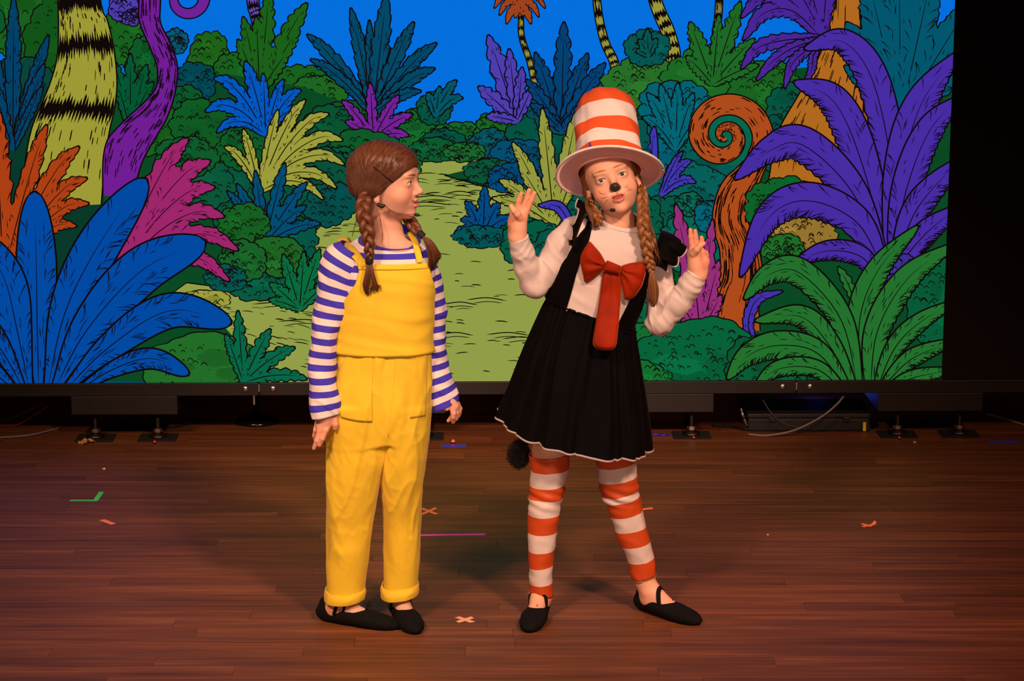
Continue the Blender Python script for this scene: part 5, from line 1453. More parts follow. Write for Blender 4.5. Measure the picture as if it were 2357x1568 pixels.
def girl_two():
    YB = .12; K = 1 / 795.
    root = empty('person', tuple(G(1390, 1425)))
    tag(root, 'person in tall orange and white striped hat and black velvet dress, hands raised', 'person')
    SKIN = skin_material('skin_rosy', (228, 176, 148))
    base, lip, cheek = (228, 170, 138), (188, 62, 58), (226, 140, 108)
    WHITE_ = plain('white_cotton', (212, 194, 186), .85, bump=.12, bscale=800, var=.03)
    SATINW, SATINO = plain('white_satin', (216, 198, 190), .5, bump=.08, bscale=600, var=.03), plain('orange_satin', (196, 74, 26), .45, bump=.08, bscale=600, var=.06)
    HATO, HATW = plain('orange_felt', (234, 88, 30), .8, bump=.2, bscale=700, var=.05), plain('white_felt', (236, 222, 214), .85, bump=.2, bscale=700, var=.03)
    BRIM_BOUNCE = plain('brim_bounce_pink', (246, 194, 188), .8, bump=.15, bscale=500, var=.03)  # white brim; the pink puts warm bounce light into its colour
    VEL = velvet('black_velvet', (5, 4, 5), (150, 100, 80), .75, .11); REDV = velvet('red_velvet', (142, 36, 8), (255, 130, 60), .55, .5)
    TRIM = plain('silver_braid', (190, 172, 168), .5, .2, bump=.8, bscale=900)
    HAIR = hair_material('strawberry_hair', (74, 40, 19), (166, 108, 56))
    sp = lambda a, b, c=0.0: P(a, b, YB + c)
    R = ry_(math.radians(-17)) @ rz_(math.radians(3)) @ rx_(math.radians(-9)); nose = sp(1416, 429, -.105)
    O = nose - R @ np.array([0, -.1067, .0785])
    footL = (G(1250, 1408), G(1218, 1455)); footR = (G(1470, 1402), G(1600, 1438))
    xs = axis(P(1150, 900, YB)[0], P(1650, 900, YB)[0], .0055, ((P(1160, 500, YB)[0], P(1245, 500, YB)[0]), (P(1330, 400, YB)[0], P(1500, 400, YB)[0]), (P(1575, 560, YB)[0], P(1640, 560, YB)[0])), .0020)
    ys = axis(-.10, .33, .0045, ((YB - .135, YB + .12),), .0021); zs = axis(-.002, P(1400, 190, YB)[2], .006, ((-.01, .15), (P(1400, 660, YB)[2], P(1400, 425, YB)[2]), (P(1400, 530, YB)[2], P(1400, 330, YB)[2])), .0020)
    v = Vol(xs, ys, zs)
    # trunk as a leaning chain, hips, legs
    for a, b, ra, rb in (((1372, 700), (1392, 640), .074, .078), ((1392, 640), (1408, 575), .078, .070), ((1368, 790), (1372, 700), .092, .074)):
        v.cone(sp(*a), sp(*b), ra, rb, .02)
    v.cone(sp(1335, 540), sp(1495, 580), .038, .038, .03)
    aL = np.array(sp(1246, 1372)) * [1, 0, 1] + [0, footL[0][1] - .045, 0]; aR = np.array(sp(1486, 1345)) * [1, 0, 1] + [0, footR[0][1] - .028, 0]
    v.chain([sp(1322, 840), sp(1264, 1040), sp(1252, 1160, .004), aL], [.062, .046, .034, .024], .02)
    v.chain([sp(1400, 840), sp(1418, 1060, .01), sp(1440, 1170, .02), aR], [.062, .042, .032, .024], .02)
    add_foot(v, *footL, aL); add_foot(v, *footR, aR)
    add_head(v, R, O, smile=0.0, gap=.0026, eye_open=.0042, mw=.0215, lk=1.3)
    v.cone(R @ np.array([0, .016, .045]) + O, sp(1428, 545, .005), .041, .044, .015)
    # arms
    v.chain([sp(1322, 535), sp(1238, 655, -.02), sp(1192, 545, -.07)], [.036, .027, .0235], .015)
    v.chain([sp(1500, 580), sp(1520, 738, -.02), sp(1606, 632, -.06)], [.034, .027, .0235], .015)
    def hand(lst):
        for pts, rad, k in lst: v.chain([sp(*p) for p in pts], [q * K for q in rad], k)
    h = -.075
    hand((([(1191, 548, h), (1193, 524, h), (1199, 502, h)], (19.5, 17.5, 14), .010), ([(1181, 540, h + .012), (1180, 512, h + .014), (1181, 492, h + .012)], (10, 9.5, 8.5), .012), ([(1196, 512, h), (1204, 488, h + .002)], (13, 13.5), .008),
          ([(1197, 502, h - .014), (1190, 493, h - .024), (1183, 485, h - .028), (1176.5, 475, h - .026)], (9, 8.4, 7.4, 5.6), .003),
          ([(1192, 490, h + .006), (1191.5, 477, h + .004), (1194, 462, h), (1199.5, 446, h - .004)], (7.6, 6.8, 6.3, 5.0), .0028),
          ([(1202, 486, h + .010), (1207, 470, h + .012), (1212, 456, h + .010), (1218, 438.5, h + .006)], (8, 7.0, 6.4, 5.2), .0028),
          ([(1209, 488, h + .002), (1216, 474, h + .002), (1223, 460, h), (1230, 444.5, h - .002)], (8.4, 7.4, 6.6, 5.2), .0028),
          ([(1206, 492, h + .022), (1213, 476, h + .028), (1220, 464, h + .028), (1226, 454, h + .026)], (7, 6, 5.4, 4.4), .0028)))
    h = -.065
    hand((([(1606, 634, h), (1602, 612, h), (1597, 588, h)], (20, 17.5, 14.5), .010), ([(1619, 624, h + .010), (1621, 602, h + .012), (1617, 580, h + .010)], (10, 10.5, 8), .012), ([(1600, 600, h), (1598, 576, h)], (14, 12.5), .008),
          ([(1596, 584, h - .014), (1604, 574, h - .024), (1611, 566, h - .026), (1619, 560.5, h - .022)], (9, 8, 7, 5.4), .003),
          ([(1594, 577, h + .004), (1592, 560, h), (1590, 545, h - .002), (1589, 529.5, h - .004)], (8, 6.9, 6.1, 5.0), .0028),
          ([(1604, 574, h + .010), (1602.5, 558, h + .010), (1601, 545, h + .008), (1600, 532, h + .006)], (7.6, 6.5, 5.9, 5.0), .0028),
          ([(1611, 574, h + .016), (1614, 562, h + .018), (1615.5, 554, h + .018), (1614.5, 547, h + .016)], (7, 6.0, 5.5, 4.8), .0028),
          ([(1619, 584, h + .020), (1625, 582, h + .024), (1627, 588, h + .022), (1626, 596, h + .016)], (6, 5.2, 4.8, 4.4), .0028)))
    V, Q = v.mesh(2)
    def makeup(L, C):
        x, y, z = L[:, 0], L[:, 1], L[:, 2]
        m = np.clip(1.15 - np.sqrt((x / .0145) ** 2 + ((z - .0765) / .0120) ** 2), 0, .16) / .16 * (y < -.080) 
        m = np.clip(m, 0, 1)[:, None]
        w = np.exp(-(((np.abs(x) - .019) / .010) ** 2 + ((z - .062) / .0055) ** 2)) * (y < -.06) * .38
        C = C * (1 - w[:, None]) + np.array(lin((244, 226, 214))) * w[:, None]
        C = C * (1 - m) + np.array(lin((54, 43, 43))) * m
        l = ((np.abs(x) < .0007) & (z > .056) & (z < .068) & (y < -.08))
        C[l] = lin((90, 50, 40))
        return C
    tint = head_tint(V, R, O, base, lip, cheek, makeup, .0235, .0108)
    hd = np.min([np.linalg.norm(V - sp(*c), axis=1) for c in ((1215, 455, -.07), (1180, 500, -.07), (1598, 545, -.06), (1620, 600, -.06))], axis=0)
    k = np.clip(1 - hd / .05, 0, .5)[:, None]; tint = tint * (1 - k) + np.array(lin((226, 140, 114))) * k
    body = mesh_obj('body', V, Q, SKIN, root); paint(body, tint); bvh = bvh_of(V, Q)
    add_eyes(root, R, O, (96, 100, 98), look=(-.05, -1, -.04), brow=(186, 126, 86), lash=(70, 44, 34), brow_lift=.0045, bvh=bvh, brow_w=.0019)
    teeth(root, R, O, 4, .0515, -.0805, .0056)
    # whiskers drawn on the cheeks
    PEN = plain('brown_face_paint', (96, 48, 34), .8)
    wz = lambda a, b: (1260 + a / 7.127, 340 + b / 7.127)
    for ln in (((838, 708), (880, 752), (962, 766)), ((880, 828), (930, 830), (966, 808)), ((942, 912), (968, 875), (1002, 846)), ((1262, 662), (1296, 640), (1332, 600)), ((1300, 684), (1330, 664), (1362, 660)), ((1316, 706), (1360, 692), (1402, 690))):
        q = catmull(np.array([wz(*p) for p in ln]), 7); pts = [camray(x, y, bvh, .0003) for x, y in q]; pts = [p for p in pts if p is not None]
        if len(pts) > 3: tube('painted_whisker', pts, [.0003, .0007, .0006, .0003], PEN, root, 5, 14)
    for a, b in ((1010, 762), (1040, 800), (988, 800), (1236, 700), (1270, 690), (1252, 720)):
        p = camray(*wz(a, b), bvh, 0.0); 
        if p is not None: tube('painted_dot', [p - [.0006, 0, 0], p + [.0006, 0, 0]], .0007, PEN, root, 6)
    # ---- hair
    hv = Vol(axis(O[0] - .17, O[0] + .15, .0028), axis(O[1] - .14, O[1] + .15, .0028), axis(O[2] + .0, O[2] + .25, .0028))
    hv.frame(R, O)
    hv.ell((0, .020, .132), (.0775, .092, .084), .01); hv.ell((0, .050, .085), (.068, .055, .062), .03)
    for s in (-1, 1): hv.ell((s * .066, .004, .110), (.013, .026, .045), .012)
    hv.half((0, -1, -.55), -.040, .010); hv.half((0, .2, -1), -.046, .02)
    HV, HQ = hv.mesh(2); LL = (HV - O) @ R; n = vnormals(HV, HQ)
    ang = np.arctan2(LL[:, 2] - .06, -(LL[:, 1] - .03))
    HV = HV + n * (.0012 * np.sin(ang * 44 + 5 * vnoise(LL * 30, 2)))[:, None]
    hair = mesh_obj('hair', HV, HQ, HAIR, root, True, np.column_stack([ang * 1.6, np.linalg.norm(LL - [0, .03, .06], axis=1)]))
    r = random.Random(5)
    # combed-back strands at the temples, into the braids
    for s in (-1, 1):
        paths = []
        for k in range(110):
            a = np.array([s * (.060 + .008 * r.random()), -.022 + .022 * r.random(), .150 - .02 * r.random()]); b = np.array([s * (.076 + .006 * r.random()), -.002 + .03 * r.random(), .095])
            c = np.array([s * (.078 + .006 * r.random()), .014 + .02 * r.random(), .052 + .015 * r.random()])
            paths.append([R @ q + O for q in (a, b, c)])
        wisps('temple_hair', paths, .0011, HAIR, hair, 4, 9)
    braid('braid', [sp(1477, 430, -.012), sp(1479, 455, -.045), sp(1480, 485, -.075), sp(1480, 515, -.095), sp(1485, 550, -.104), sp(1491, 585, -.106), sp(1497, 610, -.104), sp(1500, 626, -.102)], .0105, HAIR, hair, 3.6, rs=(.7, 1.05, 1.1, 1.1, 1.05, .95, .6))
    TIE = plain('clear_elastic', (150, 96, 56), .5)
    tube('hair_tie', [sp(1500, 623, -.102), sp(1501, 632, -.101)], [.0075, .0075], TIE, hair, 12, 5)
    paths = []
    for k in range(130):
        a, b = r.uniform(-1, 1), r.uniform(-1, 1)
        paths.append([sp(1500 + a * 4, 628, -.102 + b * .004), sp(1503 + a * 11, 655, -.104 + b * .007), sp(1505 + a * 11, 680, -.102 + b * .006), sp(1503 + a * 6 + r.uniform(-3, 3), 700 + r.uniform(-14, 8), -.100 + b * .004)])
    wisps('braid_end', paths, .0016, HAIR, hair, 5)
    braid('braid', [sp(1352, 462, -.01), sp(1362, 480, -.045), sp(1374, 496, -.066), sp(1380, 508, -.07), sp(1378, 518, -.066)], .0095, HAIR, hair, 1.6, rs=(.9, 1.0, .9, .7))
    paths = []
    for k in range(70):
        a, b = r.uniform(-1, 1), r.uniform(-1, 1)
        paths.append([sp(1352 + a * 6, 462 + b * 6, -.02 + .02 * a), sp(1356 + a * 9, 482 + b * 6, -.052 + .01 * b), sp(1366 + a * 10, 500 + b * 6, -.066 + .006 * b), sp(1372 + a * 10, 514 + b * 5, -.064 + .01 * a), sp(1364 + a * 8, 522 + b * 4, -.05)])
    wisps('loose_hair', paths, .0008, HAIR, hair, 4, 9); paths = []
    for k in range(18): paths.append([sp(1488 + r.uniform(-5, 8), 470 + 80 * r.random(), -.09), sp(1500 + r.uniform(-4, 10), 520 + 60 * r.random(), -.1), sp(1512 + r.uniform(-12, 14), 580 + 40 * r.random(), -.1)])
    wisps('loose_hair', paths, .0008, HAIR, hair, 4, 9)
    # ---- hat
    tau = math.radians(35); nrm = np.array([-.04, math.sin(tau), math.cos(tau)]); nrm /= np.linalg.norm(nrm)
    tilt = math.radians(-15); e1 = np.array([math.cos(tilt), 0, -math.sin(tilt)]); e1 = e1 - nrm * nrm.dot(e1); e1 /= np.linalg.norm(e1); e2 = np.cross(nrm, e1)
    hc = P(1403, 393, YB - .005)
    hat = empty('striped_hat', tuple(hc)); hat.parent = root; hat.matrix_parent_inverse = Matrix.Translation(root.location).inverted()
    prof = catmull(np.array([(-.004, .093), (.03, .0915), (.08, .090), (.13, .0885), (.175, .086), (.208, .079), (.232, .064), (.245, .040), (.250, .004)]), 160)
    hb = [-.004, .052, .085, .129, .182, .250]
    rows = []
    for a, b in zip(hb[:-1], hb[1:]): rows += list(np.linspace(a, b, 10, endpoint=False))
    rows.append(.250); nu = 64; Vh, Fh, mi = [], [], []
    for j, h in enumerate(rows):
        rad = float(np.interp(h, prof[:, 0], prof[:, 1]))
        for i in range(nu):
            a = 2 * math.pi * i / nu; hh = h
            d = .0025 * math.sin(3 * a + h * 30) + .003 * math.sin(2 * a + 1) * (h / .25) + .0018 * math.sin(7 * a + h * 60)
            seam = -.003 * math.exp(-((a - 4.05) / .05) ** 2)
            wob = .010 * math.exp(-((a - 4.45) / .30) ** 2) * math.exp(-((h - .085) / .02) ** 2)      # the stripe peaks over the brow
            Vh.append(hc + nrm * (hh + wob) + (e1 * math.cos(a) + e2 * math.sin(a)) * (rad + d * min(1, rad / .05) + seam))
    for j in range(len(rows) - 1):
        for i in range(nu):
            Fh.append((j * nu + i, j * nu + (i + 1) % nu, (j + 1) * nu + (i + 1) % nu, (j + 1) * nu + i)); mi.append((j // 10) % 2)
    crown = mesh_obj('crown', Vh, Fh, None, hat); 
    crown.matrix_parent_inverse = Matrix.Translation(hc).inverted()
    for m in (HATO, HATW): crown.data.materials.append(m)
    crown.data.polygons.foreach_set('material_index', mi)
    md = crown.modifiers.new('thickness', 'SOLIDIFY'); md.thickness = .003; md.offset = -1
    # brim: a shallow dish with rolled edge
    Vb, Fb = [], []
    sec = []
    for t in np.linspace(0, 1, 9): sec.append((.090 + .056 * t, .0025 + .000 * t))
    for a in np.linspace(-90, 90, 7): sec.append((.146 + .0035 * math.cos(math.radians(-a)), .0035 * math.sin(math.radians(-a))))
    for t in np.linspace(1, 0, 9): sec.append((.090 + .056 * t, -.0035))
    nb_ = 96
    for rad, zz in sec:
        for i in range(nb_):
            a = 2 * math.pi * i / nb_; k = (rad - .09) / .062
            dr = -.012 * k * (math.cos(a) ** 2) + .004 * k * math.sin(2 * a + .5)
            Vb.append(hc + nrm * (zz + dr) + (e1 * math.cos(a) + e2 * math.sin(a)) * rad)
    ns = len(sec)
    for j in range(ns):
        for i in range(nb_): Fb.append((j * nb_ + i, j * nb_ + (i + 1) % nb_, ((j + 1) % ns) * nb_ + (i + 1) % nb_, ((j + 1) % ns) * nb_ + i))
    brim = mesh_obj('brim', Vb, Fb, BRIM_BOUNCE, hat)
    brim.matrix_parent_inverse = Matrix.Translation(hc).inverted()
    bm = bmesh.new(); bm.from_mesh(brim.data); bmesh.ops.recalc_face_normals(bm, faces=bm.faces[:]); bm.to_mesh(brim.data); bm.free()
    def hpart(o):
        o.matrix_parent_inverse = Matrix.Translation(hc).inverted(); return o
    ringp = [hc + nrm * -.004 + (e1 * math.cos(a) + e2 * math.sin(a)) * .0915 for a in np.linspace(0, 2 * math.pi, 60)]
    hpart(tube('sweatband', ringp, .0042, BRIM_BOUNCE, hat, 8))
    ringp = []
    for a in np.linspace(0, 2 * math.pi, 97): ringp.append(hc + nrm * (-.012 * math.cos(a) ** 2 + .004 * math.sin(2 * a + .5)) + (e1 * math.cos(a) + e2 * math.sin(a)) * .1495)
    hpart(tube('brim_piping', ringp, .0040, HATW, hat, 8))
    bc = bvh_of(Vh, Fh)
    BT = plain('blue_tag', (52, 58, 160), .7)
    pts = [camray(x, y, bc, .002) for x, y in ((1358, 327), (1358.5, 335), (1357, 346))]
    if all(p is not None for p in pts): hpart(tube('blue_tag', pts, [.0016, .0032, .003], BT, hat, 8, 8))
    # ---- earrings, headset
    GOLD_ = plain('gold', (226, 170, 84), .2, 1.0)
    for s in (-1, 1):
        c = P(1360, 466, YB - .060) if s < 0 else P(1476, 430, YB - .062)
        ea = tube('earring', [c + .0062 * (np.array([1, 0, 0]) * math.cos(a) * .6 + np.array([0, -.3, 1]) * math.sin(a)) for a in np.linspace(0, 6.283, 20)], .0026, GOLD_, root, 8)
        for a in (0.4, 2.2, 4.0, 5.2):
            q = c + .0062 * (np.array([1, 0, 0]) * math.cos(a) * .6 + np.array([0, -.3, 1]) * math.sin(a)); tube('bead', [q - [.0022, .002, 0], q + [.0022, -.003, 0]], [.002, .003], GOLD_, ea, 8, 4)
    BLK = plain('black_foam', (18, 16, 20), .8, bump=.5, bscale=900); WIRE = plain('flesh_wire_fine', (120, 66, 44), .5)
    mc = [P(1404, 484, YB - .105), P(1408, 484, YB - .106), P(1412, 484, YB - .106), P(1416, 484.5, YB - .105)]
    mic = tube('headset_microphone', mc, [.0034, .0052, .0052, .0036], BLK, root, 12, 12)
    wp = [camray(x, y, bvh, .004, YB - .07) for x, y in ((1368, 462), (1376, 476), (1388, 486), (1397, 485))] + [P(1405, 484, YB - .105)]
    tube('microphone_boom', wp, .0010, WIRE, mic, 6, 20)
    # ---- shirt
    keys = [ring(1268, 700, 1460, 765, YB, .082), ring(1263, 684, 1455, 752, YB, .082), ring(1270, 650, 1474, 705, YB, .086), ring(1282, 612, 1487, 660, YB, .090), ring(1298, 578, 1498, 624, YB, .086), ring(1310, 548, 1508, 592, YB, .080),
            ring(1326, 524, 1510, 562, YB + .004, .072, .004), ring(1348, 508, 1498, 540, YB + .008, .064, .010), ring(1370, 500, 1482, 524, YB + .010, .058, .016), ring(1383, 492, 1470, 510, YB + .010, .052, .020)]
    T = Surf(keys, 2.3)
    f1 = lambda p, th, v: folds(p, .0022, (16, 16, 24), 3, (10, 0))
    shirt = loft('shirt', T, [WHITE_], 1, 90, 72, root, f1, thick=.0015)
    loft('collar', T, [WHITE_], 1, 6, 64, root, None, thick=.0025, v0=.955, v1=1.0, off=.0022)
    def arm(pts, rad, cut, seed):
        q = [sp(*p) for p in pts]; rd = [a * K for a in rad]
        A_ = np.array(q); lo = A_.min(0) - .07; hi = A_.max(0) + .07
        s_ = Vol(axis(lo[0], hi[0], .003), axis(lo[1], hi[1], .003), axis(lo[2], hi[2], .003))
        s_.chain(q, rd, .012)
        d = A_[-1] - A_[-2]; d /= np.linalg.norm(d)
        s_.half(d, float(d.dot(A_[-1])), .002)
        W, Qd = s_.mesh(2); nn = vnormals(W, Qd)
        e = A_[cut]; dist = np.linalg.norm(W - e, axis=1); dw = np.linalg.norm(W - A_[-1], axis=1)
        fo = folds(W, .0052, (24, 24, 26), seed, (20, 0)) * (.45 + np.exp(-(dist / .06) ** 2)) + .0016 * np.sin(dw * 300 + 4 * vnoise(W * 25, seed) + W[:, 0] * 60) * np.exp(-((dw - .045) / .035) ** 2) * (.5 + .5 * vnoise(W * 18, seed + 1))
        W = W + nn * fo[:, None]
        o_ = mesh_obj('sleeve', W, Qd, WHITE_, root)
        c = A_[-1] - d * .004; u = np.cross(d, [0, 1.0, 0]); u /= np.linalg.norm(u); w_ = np.cross(d, u)
        tube('cuff', [c + (u * math.cos(a) + w_ * math.sin(a)) * (rd[-1] - .0005) for a in np.linspace(0, 6.2832, 40)], .0022, WHITE_, o_, 8)
        return W, Qd
    arm([(1326, 535, 0), (1296, 566, -.008), (1264, 615, -.014), (1230, 655, -.022), (1213, 614, -.042), (1203, 582, -.058), (1192.5, 545, -.073)], (38, 37, 32, 29, 27, 24, 22), 3, 41)
    arm([(1500, 572, 0), (1510, 600, -.004), (1518, 655, -.012), (1520, 738, -.022), (1560, 696, -.042), (1588, 658, -.056), (1604.5, 628, -.064)], (36, 34, 30, 31, 28, 25, 22.5), 3, 42)
    # ---- dress bodice: black velvet round the sides and back, open over the white front
    vb = np.linspace(0.0, .93, 64)
    eL = [(1374, 470), (1370, 502), (1357, 555), (1338, 600), (1327, 636), (1315, 680), (1304, 716), (1300, 760)]; eR = [(1524, 500), (1517, 534), (1501, 571), (1487, 610), (1468, 650), (1445, 695), (1424, 737), (1410, 770)]
    tl, tr_ = th_edge(T, vb, eL), th_edge(T, vb, eR)
    patch('bodice', T, vb, tl, tr_ + 2 * math.pi, VEL, root, .005, .003, 120, lambda p, th, v: folds(p, .0018, (12, 12, 8), 6))
    # ruffles on the shoulders with silver edging
    def ruffle(inner, outer, wav, seed):
        n = 40; I = catmull(np.array([sp(*p) for p in inner]), n); Oo = catmull(np.array([sp(*p) for p in outer]), n); V_, F_ = [], []; m = 8
        s = np.linspace(0, 1, n)
        for i in range(n):
            for j in range(m):
                t = j / (m - 1); q = I[i] * (1 - t) + Oo[i] * t
                q = q + np.array([.005 * math.cos(s[i] * wav), -.013 * math.sin(s[i] * wav + .4), .006 * math.sin(s[i] * wav * 1.3)]) * t ** 1.3 + np.array([0, -.018, .008]) * math.sin(math.pi * t)
                V_.append(q)
        for i in range(n - 1):
            for j in range(m - 1): F_.append((i * m + j, i * m + j + 1, (i + 1) * m + j + 1, (i + 1) * m + j))
        o_ = mesh_obj('ruffle', V_, F_, VEL, root); md = o_.modifiers.new('thickness', 'SOLIDIFY'); md.thickness = .002; md.offset = 0
        tube('ruffle_edging', [V_[i * m + m - 1] for i in range(n)], .0030, TRIM, o_, 8)
    ruffle([(1352, 478, -.01), (1346, 496, -.055), (1336, 520, -.072), (1326, 548, -.082), (1318, 572, -.086)], [(1326, 458, -.02), (1330, 478, -.075), (1322, 510, -.098), (1314, 538, -.104), (1313, 566, -.098)], 17, 1)
    ruffle([(1522, 530, .02), (1520, 536, -.035), (1512, 560, -.058), (1504, 590, -.078), (1500, 612, -.084)], [(1562, 556, .02), (1579, 570, -.035), (1566, 590, -.065), (1550, 610, -.080), (1530, 622, -.090)], 19, 2)
    # ---- skirt
    SK = Surf([ring(1264, 682, 1456, 750, YB, .086), ring(1248, 712, 1462, 776, YB, .096), ring(1212, 800, 1474, 858, YB, .126), ring(1182, 890, 1484, 950, YB, .152, .012), ring(1158, 960, 1491, 1026, YB, .172, .026)], 2.1)
    def pleats(p, th, v):
        w = .25 + .75 * v
        ph = th + .05 * np.sin(5 * th + 3 * v)
        a = np.sin(17 * ph + .8 * np.sin(3 * th)) * .0075 * w + np.abs(np.sin(5.5 * ph + 1.0)) ** .6 * .016 * v ** 1.3 + .0035 * np.sin(31 * ph + 2) * (1 - .5 * v)
        stepf = ((th * 16 / 6.2832 + .35 * np.sin(th * 2)) % 1.0) * .011 * v ** 2.2
        return a + stepf - .010 * v
    skirt = loft('skirt', SK, [VEL], 1, 110, 260, root, pleats, thick=.002)
    nu = 260; sv = np.array([q.co[:] for q in skirt.data.vertices])[-nu:]
    tube('hem_edging', np.vstack([sv, sv[:1]]), .0036, TRIM, skirt, 8)
    tube('waist_seam', [T.pt(np.array(t), np.array(T.v_at(719)), np.array(.010))[0] for t in np.linspace(0, 6.2832, 60)], .0024, VEL, skirt, 8)
    # ---- red velvet bow
    yb = YB - .094
    bow = pillow('bow', [(1397, 599), (1412, 605), (1429, 612), (1428, 631), (1408, 628), (1387, 622)], yb - .020, .010, REDV, root)
    tag(bow, 'red velvet bow tie on the chest')
    kl = (1394, 614); kr = (1428, 622)
    pillow('bow_loop', [(1357, 554), (1347, 568), (1337, 586), (1335, 602), (1339, 625), (1345, 651), (1352, 652), (1370, 640), (1388, 624), (1396, 608), (1382, 582), (1368, 566)], yb - .004, .022, REDV, bow, kl, ridges=9, amp=.006)
    pillow('bow_loop', [(1428, 612), (1452, 605), (1482, 602), (1487, 612), (1487, 630), (1478, 660), (1462, 684), (1447, 693), (1437, 690), (1432, 665), (1427, 634)], yb - .002, .022, REDV, bow, kr, ridges=9, amp=.006)
    pillow('bow_tail', [(1388, 622), (1429, 629), (1431, 650), (1428, 700), (1424, 750), (1419, 797), (1413, 807), (1390, 807), (1368, 803), (1363, 790), (1370, 750), (1378, 700), (1384, 650)], yb - .008, .008, REDV, bow, (1408, 600), ridges=14, amp=.010, slope=.00042)
    # ---- striped leggings
    def legs(edgeL, edgeR, bounds_y, Y0, Y1, d0, d1, first, seed):
        eL_, eR_ = np.array(edgeL, float), np.array(edgeR, float); n = len(eL_); ks = []
        for i in range(n):
            t = i / (n - 1); ks.append(ring(*eL_[i], *eR_[i], Y0 + (Y1 - Y0) * t, d0 + (d1 - d0) * t, .004))
        Sf = Surf(ks, 2.1); b = [float(Sf.v_at(y)) for y in bounds_y]; b[0] = 0.0; b[-1] = 1.0
        def fo(p, th, v):
            kn = np.exp(-((v - b[3]) / .09) ** 2)
            return folds(p, .0024, (20, 20, 26), seed, (10, 0)) + .0030 * np.sin(p[:, 2] * 210 + 3 * np.cos(th) + 2 * vnoise(p * 12, seed)) * kn
        return banded('legging', Sf, b, [SATINO, SATINW], root, 7, 52, fo, first)
    lg, pp = legs([(1219, 1046), (1223, 1086), (1220, 1122), (1218, 1148), (1217, 1184), (1217, 1226), (1218, 1268), (1219, 1305), (1220, 1344), (1222, 1362)], [(1311, 1040), (1307, 1082), (1300, 1118), (1292, 1148), (1286, 1184), (1280, 1224), (1276, 1264), (1271, 1300), (1270, 1342), (1272, 1372)],
         [1040, 1078, 1114, 1143, 1181, 1222, 1263, 1300, 1339, 1370], YB, float(aL[1]), .056, .032, 0, 51)
    lg, pp = legs([(1372, 1050), (1376, 1082), (1380, 1112), (1389, 1146), (1400, 1164), (1405, 1182), (1414, 1210), (1422, 1238), (1436, 1266), (1447, 1296), (1455, 1334)], [(1460, 1040), (1463, 1070), (1465, 1098), (1469, 1128), (1473, 1147), (1477, 1166), (1484, 1198), (1490, 1226), (1497, 1256), (1504, 1286), (1509, 1322)],
         [1040, 1066, 1100, 1133, 1147, 1180, 1215, 1250, 1288, 1328], YB + .01, float(aR[1]), .056, .032, 0, 52)
    e = pp[-1]; tube('legging_edging', np.vstack([e, e[:1]]), .0022, TRIM, lg, 6)
    # ---- tail tuft
    FUR = hair_material('black_fur', (10, 7, 6), (34, 24, 19), .7)
    tc = sp(1194, 1043, .07); tl_ = tube('tail', [sp(1250, 985, .14), sp(1225, 1005, .11), sp(1204, 1020, .08)], [.014, .013, .014], FUR, root, 10, 12); paths = []
    for k in range(2600):
        d = np.array([r.gauss(0, 1), r.gauss(0, 1), r.gauss(0, 1)]); d /= np.linalg.norm(d)
        a = tc + d * [.012, .012, .016]; b = tc + d * [.034, .032, .043] * r.uniform(.8, 1.08) + np.array([0, 0, -.004])
        paths.append([a, (a + b) / 2 + np.array([r.gauss(0, .002), 0, r.gauss(0, .002) + .001]), b + np.array([r.gauss(0, .003), r.gauss(0, .003), r.gauss(0, .003)])])
    tuft = wisps('tail_tuft', paths, .0013, FUR, tl_, 3, 4)
    # ---- slippers
    for ft, rows in ((footL, ((.062, 1, .088, .008), (.092, -1, .066, .008))), (footR, ((.060, -1, .100, .013),))):
        sl, Rf, Of, kk = slipper(root, *ft); slipper_straps(sl, Rf, Of, kk, bvh, rows)
        c = Of + Rf @ np.array([.126 * kk, 0, .044])
        tube('drawstring_knot', [c + Rf @ np.array([-.004, -.006, -.003]), c, c + Rf @ np.array([.004, .006, -.003])], [.0026, .0036, .0026], SLIPPER, sl, 8, 8)
        tube('drawstring', [c, c + Rf @ np.array([-.004, .004, .006]), c + Rf @ np.array([-.010, .007, .012])], .0010, SLIPPER, sl, 6, 10)
    return root
girl2 = girl_two()
# ================================================================ THINGS ON AND BEHIND THE STAGE
def tape_mat(name, rgb): return plain(name, rgb, .55, bump=.3, bscale=250, var=.08)
T_GREEN, T_ORANGE, T_PEACH, T_PINK, T_BLUE, T_YEL = [tape_mat(n, c) for n, c in (('green_tape', (80, 220, 100)), ('orange_tape', (255, 138, 80)), ('peach_tape', (244, 176, 130)), ('pink_tape', (255, 90, 225)), ('blue_tape', (60, 70, 230)), ('yellow_tape', (236, 214, 20)))]
def strip_mesh(name, a, b, w, mat, parent, z=.0006, curl=.0):
    """a torn strip of tape lying on the boards from a to b"""
    a, b = np.asarray(a, float)[:2], np.asarray(b, float)[:2]; t = (b - a) / np.linalg.norm(b - a); s = np.array([-t[1], t[0]])
    n = 10; V, Fc = [], []; r = random.Random(int(abs(a[0] * 1e4)))
    for i in range(n):
        u = i / (n - 1); c = a + (b - a) * u; k = 1 + r.uniform(-.06, .06)
        h = z + curl * max(0, u - .75) ** 2 * 8 + r.uniform(0, .0002)
        e0 = r.uniform(-.004, .004) if i in (0, n - 1) else 0
        for sg in (-1, 1):
            q = c + s * sg * w / 2 * k + t * e0 * sg
            V += [(q[0], q[1], h), (q[0], q[1], h - .0003)]
    for i in range(n - 1):
        o = i * 4; p = o + 4
        Fc += [(o, p, p + 2, o + 2), (o + 1, o + 3, p + 3, p + 1), (o, o + 1, p + 1, p), (o + 2, p + 2, p + 3, o + 3)]
    Fc += [(0, 2, 3, 1), ((n - 1) * 4, (n - 1) * 4 + 1, (n - 1) * 4 + 3, (n - 1) * 4 + 2)]
    return mesh_obj(name, V, Fc, mat, parent, False)
